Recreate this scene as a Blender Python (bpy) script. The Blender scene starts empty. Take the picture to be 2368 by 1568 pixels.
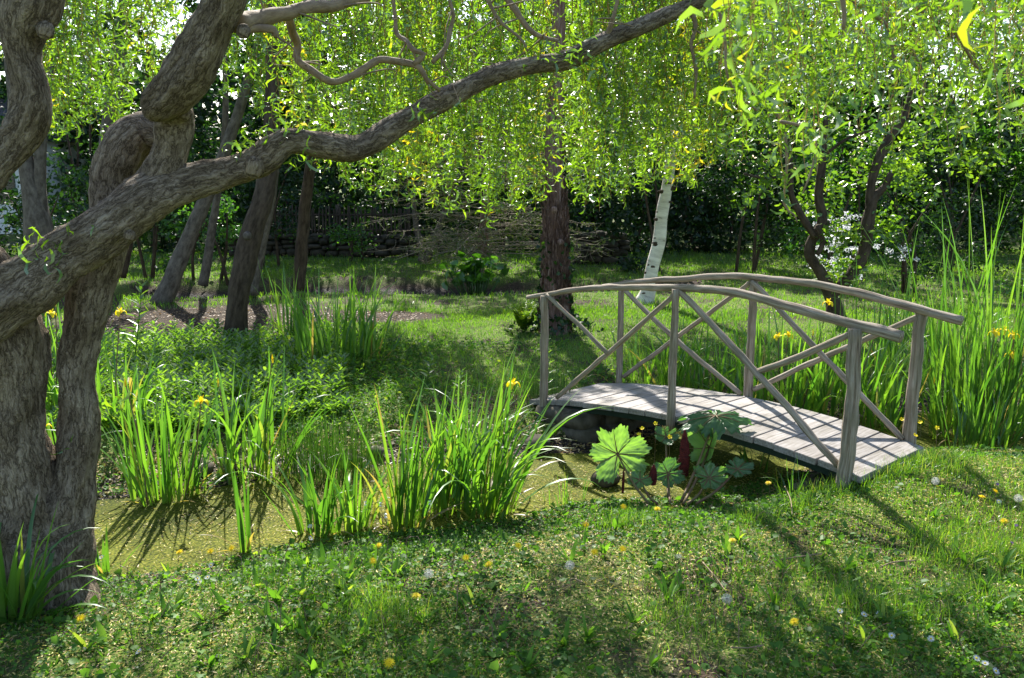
import bpy, math, random
import numpy as np
from mathutils import noise as mnoise, Vector
R = math.radians
rng = np.random.default_rng(7)
random.seed(7)
S = bpy.context.scene
C = S.collection

# ------------------------------------------------------------------ camera, sky, sun
CF, CP, CH = 2100.0, 0.184, 2.308          # focal length in reference pixels (2368 wide), pitch down, eye height
cam_d = bpy.data.cameras.new('camera'); cam = bpy.data.objects.new('camera', cam_d); C.objects.link(cam)
cam.location = (0, 0, CH); cam.rotation_euler = (math.pi/2 - CP, 0, 0)
cam_d.sensor_width = 36; cam_d.lens = 36*CF/2368; cam_d.clip_end = 2000; cam_d.clip_start = 0.05
cam_d.dof.use_dof = True; cam_d.dof.focus_distance = 7.0; cam_d.dof.aperture_fstop = 10
S.camera = cam
S.render.resolution_x = 1024; S.render.resolution_y = 678

SUN = np.array([-.155, 1.08, .96]); SUN = SUN/np.linalg.norm(SUN)
elev = math.asin(SUN[2]); az = math.atan2(SUN[0], SUN[1])
w = bpy.data.worlds.new('World'); S.world = w; w.use_nodes = True
nt = w.node_tree; bg = nt.nodes['Background']; sky = nt.nodes.new('ShaderNodeTexSky')
sky.sky_type = 'NISHITA'; sky.sun_disc = False; sky.sun_elevation = elev; sky.sun_rotation = az
sky.air_density = 1.0; sky.dust_density = 1.0; sky.ozone_density = 1.5
nt.links.new(sky.outputs[0], bg.inputs[0]); bg.inputs[1].default_value = 0.115
sd = bpy.data.lights.new('sun', 'SUN'); sd.energy = 5.0; sd.angle = R(0.5); sd.color = (1, .965, .9)
so = bpy.data.objects.new('sun', sd); C.objects.link(so)
so.rotation_euler = Vector(tuple(SUN)).to_track_quat('Z', 'Y').to_euler()
S.view_settings.view_transform = 'Standard'; S.view_settings.look = 'None'
S.view_settings.exposure = 1.3; S.view_settings.gamma = 1
S.render.engine = 'CYCLES'
S.cycles.max_bounces = 7; S.cycles.diffuse_bounces = 4; S.cycles.transmission_bounces = 5; S.cycles.transparent_max_bounces = 4
S.cycles.caustics_reflective = False; S.cycles.caustics_refractive = False

# ------------------------------------------------------------------ measuring helpers: a sight line meets a plane
def ray(px, py):
    a = (px-1184)/CF; b = (784-py)/CF
    return np.array([a, math.cos(CP)+b*math.sin(CP), -math.sin(CP)+b*math.cos(CP)])
def P(px, py, z=.25):
    r = ray(px, py); t = (z-CH)/r[2]; return r*t+np.array([0, 0, CH])
def PD(px, py, y):
    r = ray(px, py); return r*(y/r[1])+np.array([0, 0, CH])
def radius_at(px_half, y): return px_half*y*1.02/CF

# ------------------------------------------------------------------ mesh building
class MB:
    def __init__(s): s.v = []; s.f = []; s.a = []; s.u = []; s.n = 0
    def add(s, v, f, rnd=None, uv=None):
        v = np.asarray(v, float).reshape(-1, 3); s.v.append(v)
        for g in (f if isinstance(f, list) else [f]):
            g = np.asarray(g, int)
            if len(g): s.f.append(g+s.n)
        s.a.append(np.full(len(v), .5) if rnd is None else np.broadcast_to(rnd, (len(v),)).astype(float))
        s.u.append(v if uv is None else uv)
        s.n += len(v)
    def build(s, name, mat, parent=None, smooth=True, loc=None):
        me = bpy.data.meshes.new(name)
        v = np.concatenate(s.v); org = np.zeros(3) if loc is None else np.asarray(loc, float)
        v = v-org
        me.vertices.add(len(v)); me.vertices.foreach_set('co', v.astype(np.float32).ravel())
        loops = np.concatenate([f.ravel() for f in s.f]); cnt = np.concatenate([np.full(len(f), f.shape[1]) for f in s.f])
        st = np.concatenate([[0], np.cumsum(cnt)[:-1]])
        me.loops.add(len(loops)); me.loops.foreach_set('vertex_index', loops.astype(np.int32))
        me.polygons.add(len(cnt)); me.polygons.foreach_set('loop_start', st.astype(np.int32)); me.polygons.foreach_set('loop_total', cnt.astype(np.int32))
        me.polygons.foreach_set('use_smooth', np.full(len(cnt), smooth))
        at = me.attributes.new('rnd', 'FLOAT', 'POINT'); at.data.foreach_set('value', np.concatenate(s.a).astype(np.float32))
        at = me.attributes.new('grain', 'FLOAT_VECTOR', 'POINT'); at.data.foreach_set('vector', np.concatenate(s.u).astype(np.float32).ravel())
        me.update(calc_edges=True); me.validate()
        for m in (mat if isinstance(mat, (list, tuple)) else [mat]): me.materials.append(m)
        o = bpy.data.objects.new(name, me); C.objects.link(o); o.location = tuple(org)
        if parent is not None: o.parent = parent; o.location = tuple(org-np.array(parent.location)) if loc is not None else tuple(-np.array(parent.location))
        return o

def tag(o, label=None, cat=None, group=None, kind=None):
    if label: o['label'] = label
    if cat: o['category'] = cat
    if group: o['group'] = group
    if kind: o['kind'] = kind
    return o
def empty(name, loc, label, cat, group=None):
    o = bpy.data.objects.new(name, None); C.objects.link(o); o.location = tuple(loc); o.empty_display_size = .1
    return tag(o, label, cat, group)

def smooth_path(pts, step):
    pts = np.asarray(pts, float)                       # columns x y z r
    q = np.vstack([2*pts[0]-pts[1], pts, 2*pts[-1]-pts[-2]]); out = []
    for i in range(1, len(q)-2):
        L = np.linalg.norm(q[i+1, :3]-q[i, :3]); n = max(2, int(L/step))
        for t in np.arange(n)/n:
            a, b, c, d = q[i-1], q[i], q[i+1], q[i+2]
            out.append(.5*((2*b)+(-a+c)*t+(2*a-5*b+4*c-d)*t*t+(-a+3*b-3*c+d)*t**3))
    out.append(pts[-1]); return np.array(out)

def tube(mb, pts, sides=10, step=.1, rough=0., freq=3., cap=True, seed=0, rnd=.5, bump=0., wob=0.):
    p = smooth_path(pts, step); n = len(p)
    if wob:
        for i in range(n):
            k = mnoise.noise_vector(Vector(p[i, :3]*4+seed)); p[i, :3] += np.array(k)*wob
    T = np.gradient(p[:, :3], axis=0); T /= np.linalg.norm(T, axis=1)[:, None]+1e-9
    A = np.zeros((n, 3)); a = np.cross(T[0], [0, 1, .13]); a = a if np.linalg.norm(a) > .1 else np.cross(T[0], [1, 0, 0])
    for i in range(n):
        a = a-T[i]*(a@T[i]); a /= np.linalg.norm(a); A[i] = a
    Bn = np.cross(T, A); th = np.arange(sides)*2*math.pi/sides
    dirs = A[:, None]*np.cos(th)[None, :, None]+Bn[:, None]*np.sin(th)[None, :, None]
    r = np.repeat(p[:, 3:4], sides, 1)
    s = np.concatenate([[0], np.cumsum(np.linalg.norm(np.diff(p[:, :3], axis=0), axis=1))])
    uv = np.stack([np.cos(th)[None]*r, np.sin(th)[None]*r, np.repeat(s[:, None], sides, 1)], 2)
    if rough or bump:
        for i in range(n):
            for j in range(sides):
                u = uv[i, j]
                k = 0
                if rough: k += rough*mnoise.noise(Vector((u[0]*freq*2+seed, u[1]*freq*2, u[2]*freq)))
                if bump:
                    q = mnoise.noise(Vector((u[0]*38+seed, u[1]*38, u[2]*12)))
                    k -= bump*(1-abs(q)*2.5)
                r[i, j] *= 1+k
    V = p[:, None, :3]+dirs*r[:, :, None]
    idx = np.arange(n*sides).reshape(n, sides); a_ = idx[:-1]; b_ = idx[1:]
    F = np.stack([a_, np.roll(a_, -1, 1), np.roll(b_, -1, 1), b_], 2).reshape(-1, 4)
    V = V.reshape(-1, 3); uv = uv.reshape(-1, 3); fs = [F]
    if cap:
        V = np.vstack([V, p[0, :3], p[-1, :3]]); uv = np.vstack([uv, [0, 0, 0], [0, 0, s[-1]]]); k = n*sides
        j = np.arange(sides); fs.append(np.stack([np.roll(idx[0], -1), idx[0], np.full(sides, k)], 1)); fs.append(np.stack([idx[-1], np.roll(idx[-1], -1), np.full(sides, k+1)], 1))
    mb.add(V, fs, rnd, uv)
    return p

def px_path(pts, zfix=None):
    """list of (px, py, distance, half width px) -> world path with real radii"""
    o = []
    for a in pts:
        q = PD(a[0], a[1], a[2]); o.append([q[0], q[1], q[2], radius_at(a[3], a[2])])
    return o

def basis(d, up=None):
    d = d/(np.linalg.norm(d, axis=1)[:, None]+1e-9)
    up = rng.normal(size=d.shape) if up is None else up
    s = np.cross(d, up); s /= np.linalg.norm(s, axis=1)[:, None]+1e-9
    return np.stack([s, d, np.cross(s, d)], 2)          # columns side, along, normal

def inst(mb, tv, tf, pos, Rm, sc, rnd=None):
    N = len(pos); sc = np.broadcast_to(sc, (N,))
    V = np.einsum('nij,kj->nki', Rm, tv)*sc[:, None, None]+pos[:, None]
    k = len(tv); off = (np.arange(N)*k)[:, None, None]
    F = [(np.asarray(g)[None]+off).reshape(-1, np.asarray(g).shape[1]) for g in (tf if isinstance(tf, list) else [tf])]
    rnd = rng.random(N) if rnd is None else rnd
    mb.add(V.reshape(-1, 3), F, np.repeat(np.broadcast_to(rnd, (N,)), k))

OVAL = np.array([[0, 0, 0], [.27, .3, .07], [.22, .7, .05], [0, 1, -.06], [-.22, .7, .05], [-.27, .3, .07]]); OVF = np.array([[0, 1, 2, 3], [0, 3, 4, 5]])
LANCE = OVAL*np.array([.5, 1, 1])
HEART = np.array([[0, 0, 0], [.42, -.02, .08], [.45, .5, .1], [0, 1, -.05], [-.45, .5, .1], [-.42, -.02, .08]])
def curly(seed, turns=1.1):
    r_ = np.random.default_rng(seed); n = 5; t = np.linspace(0, 1, n); ph = r_.uniform(0, 6.28); am = r_.uniform(.12, .27)
    c = np.stack([am*np.sin(t*5+ph)-am*math.sin(ph), t*.85, am*np.cos(t*4.2+ph)-am*math.cos(ph)], 1)
    tw = r_.uniform(-1, 1)*turns*t*3; wd = np.array([.015, .07, .09, .06, .004])
    sd_ = np.stack([np.cos(tw), np.zeros(n), np.sin(tw)], 1)*wd[:, None]
    V = np.concatenate([c-sd_, c+sd_]); F = np.array([[i, i+n, i+1+n, i+1] for i in range(n-1)]); return V, F
CURLY = [curly(i) for i in range(9)]

def blades(mb, base, az, L, W, lean, curv, ns=5, k=1.6, fold=0., taper=1.2, kink=None, rnd=None, w0=.55):
    """a vectorised fan of tapering, arching leaves"""
    N = len(base); t = np.linspace(0, 1, ns); th = lean[:, None]+curv[:, None]*t[None]**k
    if kink is not None: th = th+kink[:, None]*(1/(1+np.exp(-(t[None]-.62)*18)))
    h = np.stack([np.cos(az), np.sin(az), 0*az], 1)
    dt = L[:, None]/(ns-1); ds = np.sin(th)*dt; dz = np.cos(th)*dt
    hs = np.concatenate([np.zeros((N, 1)), np.cumsum(.5*(ds[:, 1:]+ds[:, :-1]), 1)], 1); zs = np.concatenate([np.zeros((N, 1)), np.cumsum(.5*(dz[:, 1:]+dz[:, :-1]), 1)], 1)
    c = base[:, None]+h[:, None]*hs[:, :, None]; c[:, :, 2] += zs
    sa = az+math.pi/2+rng.normal(0, .5, N)
    sv = np.stack([np.cos(sa), np.sin(sa), 0*sa], 1)[:, None]
    wd = (w0+(1-w0)*np.sin(np.minimum(t*2.2, 1)*1.57))*(1-t**(2.2*taper))**.8; wd = np.maximum(wd, .02)[None]*W[:, None]*.5
    if fold:
        nrm = np.stack([-np.sin(az), np.cos(az), 0*az], 1)
        l = c-sv*wd[:, :, None]; r = c+sv*wd[:, :, None]; m = c.copy(); m += np.stack([np.cos(th)*h[:, 0:1], np.cos(th)*h[:, 1:2], -np.sin(th)], 2)*(wd*fold)[:, :, None]
        V = np.stack([l, m, r], 2).reshape(-1, 3); i = np.arange(N*ns*3).reshape(N, ns, 3)
        F = np.concatenate([np.stack([i[:, :-1, a], i[:, :-1, a+1], i[:, 1:, a+1], i[:, 1:, a]], 2).reshape(-1, 4) for a in (0, 1)]); m_ = 3
    else:
        V = np.stack([c-sv*wd[:, :, None], c+sv*wd[:, :, None]], 2).reshape(-1, 3); i = np.arange(N*ns*2).reshape(N, ns, 2)
        F = np.stack([i[:, :-1, 0], i[:, :-1, 1], i[:, 1:, 1], i[:, 1:, 0]], 2).reshape(-1, 4); m_ = 2
    rnd = rng.random(N) if rnd is None else rnd
    tt = np.repeat(np.tile(t, N), m_)
    mb.add(V, F, np.repeat(rnd, ns*m_), np.stack([np.repeat(np.repeat(rnd, ns), m_), tt, tt], 1))
    return c

def ico(sub=2):
    import bmesh
    bm = bmesh.new(); bmesh.ops.create_icosphere(bm, subdivisions=sub, radius=1); v = np.array([q.co[:] for q in bm.verts]); f = np.array([[x.index for x in q.verts] for q in bm.faces]); bm.free(); return v, f
ICO1 = ico(1); ICO2 = ico(2); ICO3 = ico(3)

# ------------------------------------------------------------------ materials
def mat(name):
    m = bpy.data.materials.new(name); m.use_nodes = True; n = m.node_tree; n.nodes.clear()
    o = n.nodes.new('ShaderNodeOutputMaterial'); return m, n, o
def ramp(n, stops, src=None):
    r = n.nodes.new('ShaderNodeValToRGB'); e = r.color_ramp.elements
    while len(e) < len(stops): e.new(.5)
    for i, (p, c) in enumerate(stops): e[i].position = p; e[i].color = (*c, 1)
    if src is not None: n.links.new(src, r.inputs[0])
    return r
def attr(n, name):
    a = n.nodes.new('ShaderNodeAttribute'); a.attribute_name = name; return a
def leaf_mat(name, stops, trans=.5, tgain=(1.5, 1.7, .7), rough=.38, gloss=.06, base=None):
    m, n, o = mat(name); a = attr(n, 'rnd')
    rp = ramp(n, stops, a.outputs['Fac']); col = rp.outputs[0]
    if base is not None:                                 # leaves pale towards their foot
        g = attr(n, 'grain'); sx = n.nodes.new('ShaderNodeSeparateXYZ'); n.links.new(g.outputs['Vector'], sx.inputs[0])
        r2 = ramp(n, [(0, (1, 1, 1)), (.28, (0, 0, 0))], sx.outputs[1]); mx = n.nodes.new('ShaderNodeMixRGB')
        n.links.new(r2.outputs[0], mx.inputs[0]); n.links.new(col, mx.inputs[1]); mx.inputs[2].default_value = (*base, 1); col = mx.outputs[0]
    d = n.nodes.new('ShaderNodeBsdfDiffuse'); n.links.new(col, d.inputs[0])
    t = n.nodes.new('ShaderNodeBsdfTranslucent'); mul = n.nodes.new('ShaderNodeMixRGB'); mul.blend_type = 'MULTIPLY'; mul.inputs[0].default_value = 1; mul.inputs[2].default_value = (*tgain, 1)
    n.links.new(col, mul.inputs[1]); n.links.new(mul.outputs[0], t.inputs[0])
    mx = n.nodes.new('ShaderNodeMixShader'); mx.inputs[0].default_value = trans; n.links.new(d.outputs[0], mx.inputs[1]); n.links.new(t.outputs[0], mx.inputs[2])
    g = n.nodes.new('ShaderNodeBsdfGlossy'); g.inputs['Roughness'].default_value = rough; g.inputs[0].default_value = (1, 1, 1, 1)
    m2 = n.nodes.new('ShaderNodeMixShader'); m2.inputs[0].default_value = gloss; n.links.new(mx.outputs[0], m2.inputs[1]); n.links.new(g.outputs[0], m2.inputs[2])
    n.links.new(m2.outputs[0], o.inputs[0]); return m
def grain_mat(name, stops, scale=(1, 1, .2), ns=30, detail=8, rough=.85, bump=.6, dist=.01, mott=None, spec=.2, ns2=3.):
    m, n, o = mat(name); g = attr(n, 'grain'); mp = n.nodes.new('ShaderNodeMapping'); n.links.new(g.outputs['Vector'], mp.inputs[0]); mp.inputs['Scale'].default_value = scale
    tx = n.nodes.new('ShaderNodeTexNoise'); tx.inputs['Scale'].default_value = ns; tx.inputs['Detail'].default_value = detail; tx.inputs['Roughness'].default_value = .65
    n.links.new(mp.outputs[0], tx.inputs['Vector'])
    col = ramp(n, stops, tx.outputs['Fac']).outputs[0]
    if mott:
        ge = n.nodes.new('ShaderNodeNewGeometry'); t2 = n.nodes.new('ShaderNodeTexNoise'); t2.inputs['Scale'].default_value = ns2; t2.inputs['Detail'].default_value = 5
        n.links.new(ge.outputs['Position'], t2.inputs['Vector']); r2 = ramp(n, [(.45, (0, 0, 0)), (.62, (1, 1, 1))], t2.outputs['Fac'])
        mx = n.nodes.new('ShaderNodeMixRGB'); n.links.new(r2.outputs[0], mx.inputs[0]); n.links.new(col, mx.inputs[1]); mx.inputs[2].default_value = (*mott, 1); col = mx.outputs[0]
        m3 = n.nodes.new('ShaderNodeMixRGB'); m3.inputs[0].default_value = .5; n.links.new(col, m3.inputs[2]); n.links.new(ramp(n, stops, tx.outputs['Fac']).outputs[0], m3.inputs[1]); col = m3.outputs[0]
    b = n.nodes.new('ShaderNodeBsdfPrincipled'); b.inputs['Roughness'].default_value = rough; b.inputs['Specular IOR Level'].default_value = spec
    n.links.new(col, b.inputs['Base Color'])
    bp = n.nodes.new('ShaderNodeBump'); bp.inputs['Strength'].default_value = bump; bp.inputs['Distance'].default_value = dist; n.links.new(tx.outputs['Fac'], bp.inputs['Height']); n.links.new(bp.outputs[0], b.inputs['Normal'])
    n.links.new(b.outputs[0], o.inputs[0]); return m
def plain(name, c, rough=.7, spec=.3, var=None, ns=20):
    m, n, o = mat(name); b = n.nodes.new('ShaderNodeBsdfPrincipled'); b.inputs['Roughness'].default_value = rough; b.inputs['Specular IOR Level'].default_value = spec
    tx = n.nodes.new('ShaderNodeTexNoise'); tx.inputs['Scale'].default_value = ns; tx.inputs['Detail'].default_value = 6
    ge = n.nodes.new('ShaderNodeNewGeometry'); n.links.new(ge.outputs['Position'], tx.inputs['Vector'])
    r = ramp(n, [(.3, tuple(x*.7 for x in c) if var is None else var), (.7, c)], tx.outputs['Fac']); n.links.new(r.outputs[0], b.inputs['Base Color'])
    bp = n.nodes.new('ShaderNodeBump'); bp.inputs['Strength'].default_value = .4; bp.inputs['Distance'].default_value = .01; n.links.new(tx.outputs['Fac'], bp.inputs['Height']); n.links.new(bp.outputs[0], b.inputs['Normal'])
    n.links.new(b.outputs[0], o.inputs[0]); return m

M = {}
M['willow_leaf'] = leaf_mat('willow_leaf', [(0, (.06, .14, .01)), (.45, (.14, .275, .02)), (.92, (.23, .37, .028)), (.99, (.48, .4, .03))], .6, (1.7, 1.6, .5), .28, .09)
M['near_leaf'] = leaf_mat('near_leaf', [(0, (.07, .16, .015)), (.97, (.17, .3, .025)), (1, (.35, .36, .03))], .6, (1.7, 1.6, .6), .3, .08)
M['pear_leaf'] = leaf_mat('pear_leaf', [(0, (.045, .11, .012)), (.6, (.09, .18, .018)), (1, (.16, .25, .025))], .55, (1.9, 1.9, .6), .3, .06)
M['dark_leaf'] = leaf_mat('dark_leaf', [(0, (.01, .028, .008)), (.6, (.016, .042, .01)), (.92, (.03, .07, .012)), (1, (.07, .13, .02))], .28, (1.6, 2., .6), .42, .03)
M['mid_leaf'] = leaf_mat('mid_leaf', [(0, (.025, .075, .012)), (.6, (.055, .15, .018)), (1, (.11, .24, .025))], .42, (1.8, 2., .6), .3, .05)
M['grass'] = leaf_mat('grass', [(0, (.05, .13, .01)), (.5, (.11, .22, .015)), (.9, (.19, .3, .025)), (1, (.32, .28, .09))], .55, (1.7, 1.8, .7), .35, .04)
M['iris_leaf'] = leaf_mat('iris_leaf', [(0, (.045, .13, .022)), (.5, (.09, .21, .03)), (.95, (.15, .28, .035)), (.99, (.28, .21, .09))], .5, (1.8, 1.85, .6), .38, .05, base=(.17, .27, .04))
M['rush'] = leaf_mat('rush', [(0, (.025, .075, .012)), (1, (.07, .15, .02))], .3, (1.5, 1.7, .7), .35, .05)
M['herb'] = leaf_mat('herb', [(0, (.06, .13, .02)), (.6, (.12, .22, .03)), (1, (.2, .3, .05))], .5, (1.6, 1.8, .6), .33, .06)
M['cover'] = leaf_mat('cover', [(0, (.03, .08, .012)), (.4, (.07, .175, .022)), (.85, (.13, .26, .035)), (1, (.26, .34, .06))], .5, (1.7, 1.7, .6), .5, .015)
M['gunnera'] = leaf_mat('gunnera', [(0, (.07, .16, .05)), (1, (.2, .33, .11))], .45, (1.5, 1.7, .5), .4, .04)
M['litter'] = leaf_mat('litter', [(0, (.6, .46, .05)), (.45, (.66, .56, .16)), (.75, (.5, .38, .16)), (1, (.24, .15, .08))], .3, (1, 1, .8), .5, .04)
def bark_mat(name, dark, mid, light, sc=(14, 14, 4.2), bump=1., dist=.02):
    m, n, o = mat(name); g = attr(n, 'grain')
    nz = n.nodes.new('ShaderNodeTexNoise'); nz.inputs['Scale'].default_value = 22; nz.inputs['Detail'].default_value = 4; n.links.new(g.outputs['Vector'], nz.inputs[0])
    ad = n.nodes.new('ShaderNodeVectorMath'); ad.operation = 'MULTIPLY_ADD'; n.links.new(nz.outputs['Color'], ad.inputs[0]); ad.inputs[1].default_value = (.035, .035, .09); n.links.new(g.outputs['Vector'], ad.inputs[2])
    mp = n.nodes.new('ShaderNodeMapping'); mp.inputs['Scale'].default_value = sc; n.links.new(ad.outputs[0], mp.inputs[0])
    hs = []
    for sc_, st in ((1.3, 1.), (3.1, 2.)):
        v = n.nodes.new('ShaderNodeTexNoise'); v.inputs['Scale'].default_value = sc_; v.inputs['Detail'].default_value = 5; v.inputs['Roughness'].default_value = .62; n.links.new(mp.outputs[0], v.inputs['Vector'])
        r = ramp(n, [(.36, (1, 1, 1)), (.465, (.62, .62, .62)), (.5, (.06, .06, .06)), (.535, (.62, .62, .62)), (.64, (1, 1, 1))], v.outputs['Fac']); hs.append(r.outputs[0])
    mul = n.nodes.new('ShaderNodeMixRGB'); mul.blend_type = 'MULTIPLY'; mul.inputs[0].default_value = .6; n.links.new(hs[0], mul.inputs[1]); n.links.new(hs[1], mul.inputs[2])
    fine = n.nodes.new('ShaderNodeTexNoise'); fine.inputs['Scale'].default_value = 90; fine.inputs['Detail'].default_value = 8; n.links.new(g.outputs['Vector'], fine.inputs[0])
    m2 = n.nodes.new('ShaderNodeMixRGB'); m2.blend_type = 'MULTIPLY'; m2.inputs[0].default_value = .6; n.links.new(mul.outputs[0], m2.inputs[1]); n.links.new(fine.outputs['Fac'], m2.inputs[2])
    big = n.nodes.new('ShaderNodeTexNoise'); big.inputs['Scale'].default_value = 5; big.inputs['Detail'].default_value = 5; ge = n.nodes.new('ShaderNodeNewGeometry'); n.links.new(ge.outputs['Position'], big.inputs[0])
    c1 = ramp(n, [(0, dark), (.3, mid), (.75, light)], m2.outputs[0]); c2 = ramp(n, [(.35, (.6, .56, .48)), (.65, (1.08, 1.06, 1.0))], big.outputs['Fac'])
    m3 = n.nodes.new('ShaderNodeMixRGB'); m3.blend_type = 'MULTIPLY'; m3.inputs[0].default_value = 1; n.links.new(c1.outputs[0], m3.inputs[1]); n.links.new(c2.outputs[0], m3.inputs[2])
    b = n.nodes.new('ShaderNodeBsdfPrincipled'); b.inputs['Roughness'].default_value = .9; b.inputs['Specular IOR Level'].default_value = .15; n.links.new(m3.outputs[0], b.inputs['Base Color'])
    bp = n.nodes.new('ShaderNodeBump'); bp.inputs['Strength'].default_value = bump; bp.inputs['Distance'].default_value = dist; n.links.new(m2.outputs[0], bp.inputs['Height']); n.links.new(bp.outputs[0], b.inputs['Normal'])
    n.links.new(b.outputs[0], o.inputs[0]); return m
M['willow_bark'] = bark_mat('willow_bark', (.07, .052, .037), (.26, .205, .15), (.42, .35, .275), (20, 20, 4.5), .9, .018)
M['twig'] = grain_mat('twig', [(.3, (.3, .17, .04)), (.7, (.5, .3, .08))], rough=.6)
M['branch_bark'] = grain_mat('branch_bark', [(.3, (.16, .11, .07)), (.7, (.36, .27, .17))], (1, 1, .4), 40, 6, .8, .6, .008)
M['pale_twig'] = grain_mat('pale_twig', [(.3, (.2, .16, .11)), (.7, (.42, .35, .26))])
M['dark_bark'] = grain_mat('dark_bark', [(.3, (.028, .019, .011)), (.7, (.12, .085, .058))], (1, 1, .3), 22, 7, .9, .9, .02)
M['grey_bark'] = grain_mat('grey_bark', [(.3, (.055, .043, .033)), (.7, (.21, .175, .14))], (1, 1, .5), 18, 7, .9, .8, .02)
M['red_bark'] = grain_mat('red_bark', [(.3, (.08, .04, .03)), (.5, (.24, .14, .1)), (.7, (.42, .3, .25))], (1.6, 1.6, .1), 26, 9, .9, 1., .05)
M['birch_bark'] = grain_mat('birch_bark', [(.3, (.16, .12, .09)), (.38, (.6, .53, .46)), (.6, (.88, .8, .72))], (.3, .3, 1.3), 9, 7, .7, .5, .01)
M['wood'] = grain_mat('weathered_wood', [(.32, (.07, .052, .038)), (.42, (.21, .16, .115)), (.55, (.35, .29, .23)), (.75, (.5, .44, .37))], (1, 1, .06), 60, 9, .8, .8, .01, mott=(.2, .18, .12), ns2=7)
M['plank'] = None
M['beam'] = plain('dark_painted_beam', (.012, .03, .018), .7)
M['stone'] = plain('stone', (.17, .145, .11), .9, .1, (.04, .035, .022), 9)
M['wall_stone'] = plain('wall_stone', (.09, .075, .055), .9, .1, (.02, .02, .012), 7)  # base colour darkened to carry the deep shade on the fence wall
M['yellow'] = leaf_mat('yellow_petal', [(0, (.9, .66, .01)), (1, (.98, .82, .02))], .35, (1, 1, .5), .5, .02)
M['white'] = leaf_mat('white_petal', [(0, (.75, .75, .76)), (1, (.85, .85, .86))], .35, (1, 1, 1), .5, .02)
M['purple'] = leaf_mat('purple_petal', [(0, (.2, .08, .3)), (1, (.4, .2, .5))], .3, (1, 1, 1), .5, .02)
M['fluff'] = leaf_mat('seed_fluff', [(0, (.5, .5, .47)), (1, (.75, .75, .72))], .5, (1, 1, 1), .6, .0)
M['stem'] = leaf_mat('stem_green', [(0, (.1, .13, .03)), (.6, (.2, .12, .07)), (1, (.28, .17, .12))], .2, (1, 1, 1), .5, .04)
M['red_cone'] = plain('red_cone', (.15, .02, .016), .7, .2, (.04, .008, .008), 60)
M['stalk'] = plain('stalk', (.2, .17, .07), .6, .2, (.16, .07, .045), 25)
M['needle'] = leaf_mat('needle', [(0, (.06, .1, .02)), (1, (.14, .2, .04))], .3, (1.5, 1.6, .6), .4, .03)
M['fence'] = grain_mat('fence_wood', [(.3, (.035, .027, .02)), (.7, (.13, .1, .075))], (1, 1, .1), 30)
M['render'] = plain('white_render', (.8, .79, .75), .8, .2, (.74, .73, .7), 3)
M['roof'] = plain('slate_roof', (.09, .09, .1), .7, .3, (.05, .05, .055), 12)
M['glass'] = plain('window_glass', (.02, .025, .03), .1, .6)

def plank_mat():
    m, n, o = mat('deck_plank'); g = attr(n, 'grain'); a = attr(n, 'rnd')
    mp = n.nodes.new('ShaderNodeMapping'); mp.inputs['Scale'].default_value = (40, 3, 40); n.links.new(g.outputs['Vector'], mp.inputs[0])
    tx = n.nodes.new('ShaderNodeTexNoise'); tx.inputs['Scale'].default_value = 1.6; tx.inputs['Detail'].default_value = 9; n.links.new(mp.outputs[0], tx.inputs[0])
    c = ramp(n, [(.3, (.2, .175, .15)), (.5, (.33, .3, .275)), (.72, (.44, .405, .38))], tx.outputs['Fac'])
    t2 = n.nodes.new('ShaderNodeTexNoise'); t2.inputs['Scale'].default_value = 5; t2.inputs['Detail'].default_value = 5; n.links.new(g.outputs['Vector'], t2.inputs[0])
    r2 = ramp(n, [(.35, (.72, .7, .64)), (.6, (1, 1, 1))], t2.outputs['Fac']); mu = n.nodes.new('ShaderNodeMixRGB'); mu.blend_type = 'MULTIPLY'; mu.inputs[0].default_value = 1
    n.links.new(c.outputs[0], mu.inputs[1]); n.links.new(r2.outputs[0], mu.inputs[2])
    r3 = ramp(n, [(0, (.82, .82, .82)), (1, (1.0, 1.0, 1.0))], a.outputs['Fac']); m3 = n.nodes.new('ShaderNodeMixRGB'); m3.blend_type = 'MULTIPLY'; m3.inputs[0].default_value = 1
    n.links.new(mu.outputs[0], m3.inputs[1]); n.links.new(r3.outputs[0], m3.inputs[2])
    b = n.nodes.new('ShaderNodeBsdfPrincipled'); b.inputs['Roughness'].default_value = .75; b.inputs['Specular IOR Level'].default_value = .25; n.links.new(m3.outputs[0], b.inputs['Base Color'])
    bp = n.nodes.new('ShaderNodeBump'); bp.inputs['Strength'].default_value = .5; bp.inputs['Distance'].default_value = .004; n.links.new(tx.outputs['Fac'], bp.inputs['Height']); n.links.new(bp.outputs[0], b.inputs['Normal'])
    n.links.new(b.outputs[0], o.inputs[0]); return m
M['plank'] = plank_mat()

# ------------------------------------------------------------------ terrain
def poly_sd(x, y, poly):
    poly = np.asarray(poly); d = np.full(x.shape, 1e9); ins = np.zeros(x.shape, bool)
    for i in range(len(poly)):
        a = poly[i]; b = poly[(i+1) % len(poly)]; e = b-a; wx = x-a[0]; wy = y-a[1]
        t = np.clip((wx*e[0]+wy*e[1])/(e@e), 0, 1); d = np.minimum(d, (wx-e[0]*t)**2+(wy-e[1]*t)**2)
        c = ((a[1] <= y) & (b[1] > y)) | ((b[1] <= y) & (a[1] > y))
        xi = a[0]+(y-a[1])/np.where(abs(e[1]) < 1e-9, 1e-9, e[1])*e[0]; ins ^= c & (x < xi)
    d = np.sqrt(d); return np.where(ins, -d, d)
near_shore = [(-900, 1415), (-200, 1362), (200, 1345), (400, 1315), (560, 1288), (700, 1262), (850, 1238), (1000, 1226), (1170, 1205), (1300, 1170), (1450, 1160), (1600, 1160), (1720, 1130), (1800, 1105), (1850, 1085), (2000, 1050), (2110, 1040), (2220, 1040), (2368, 1043), (3000, 1055)]
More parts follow.
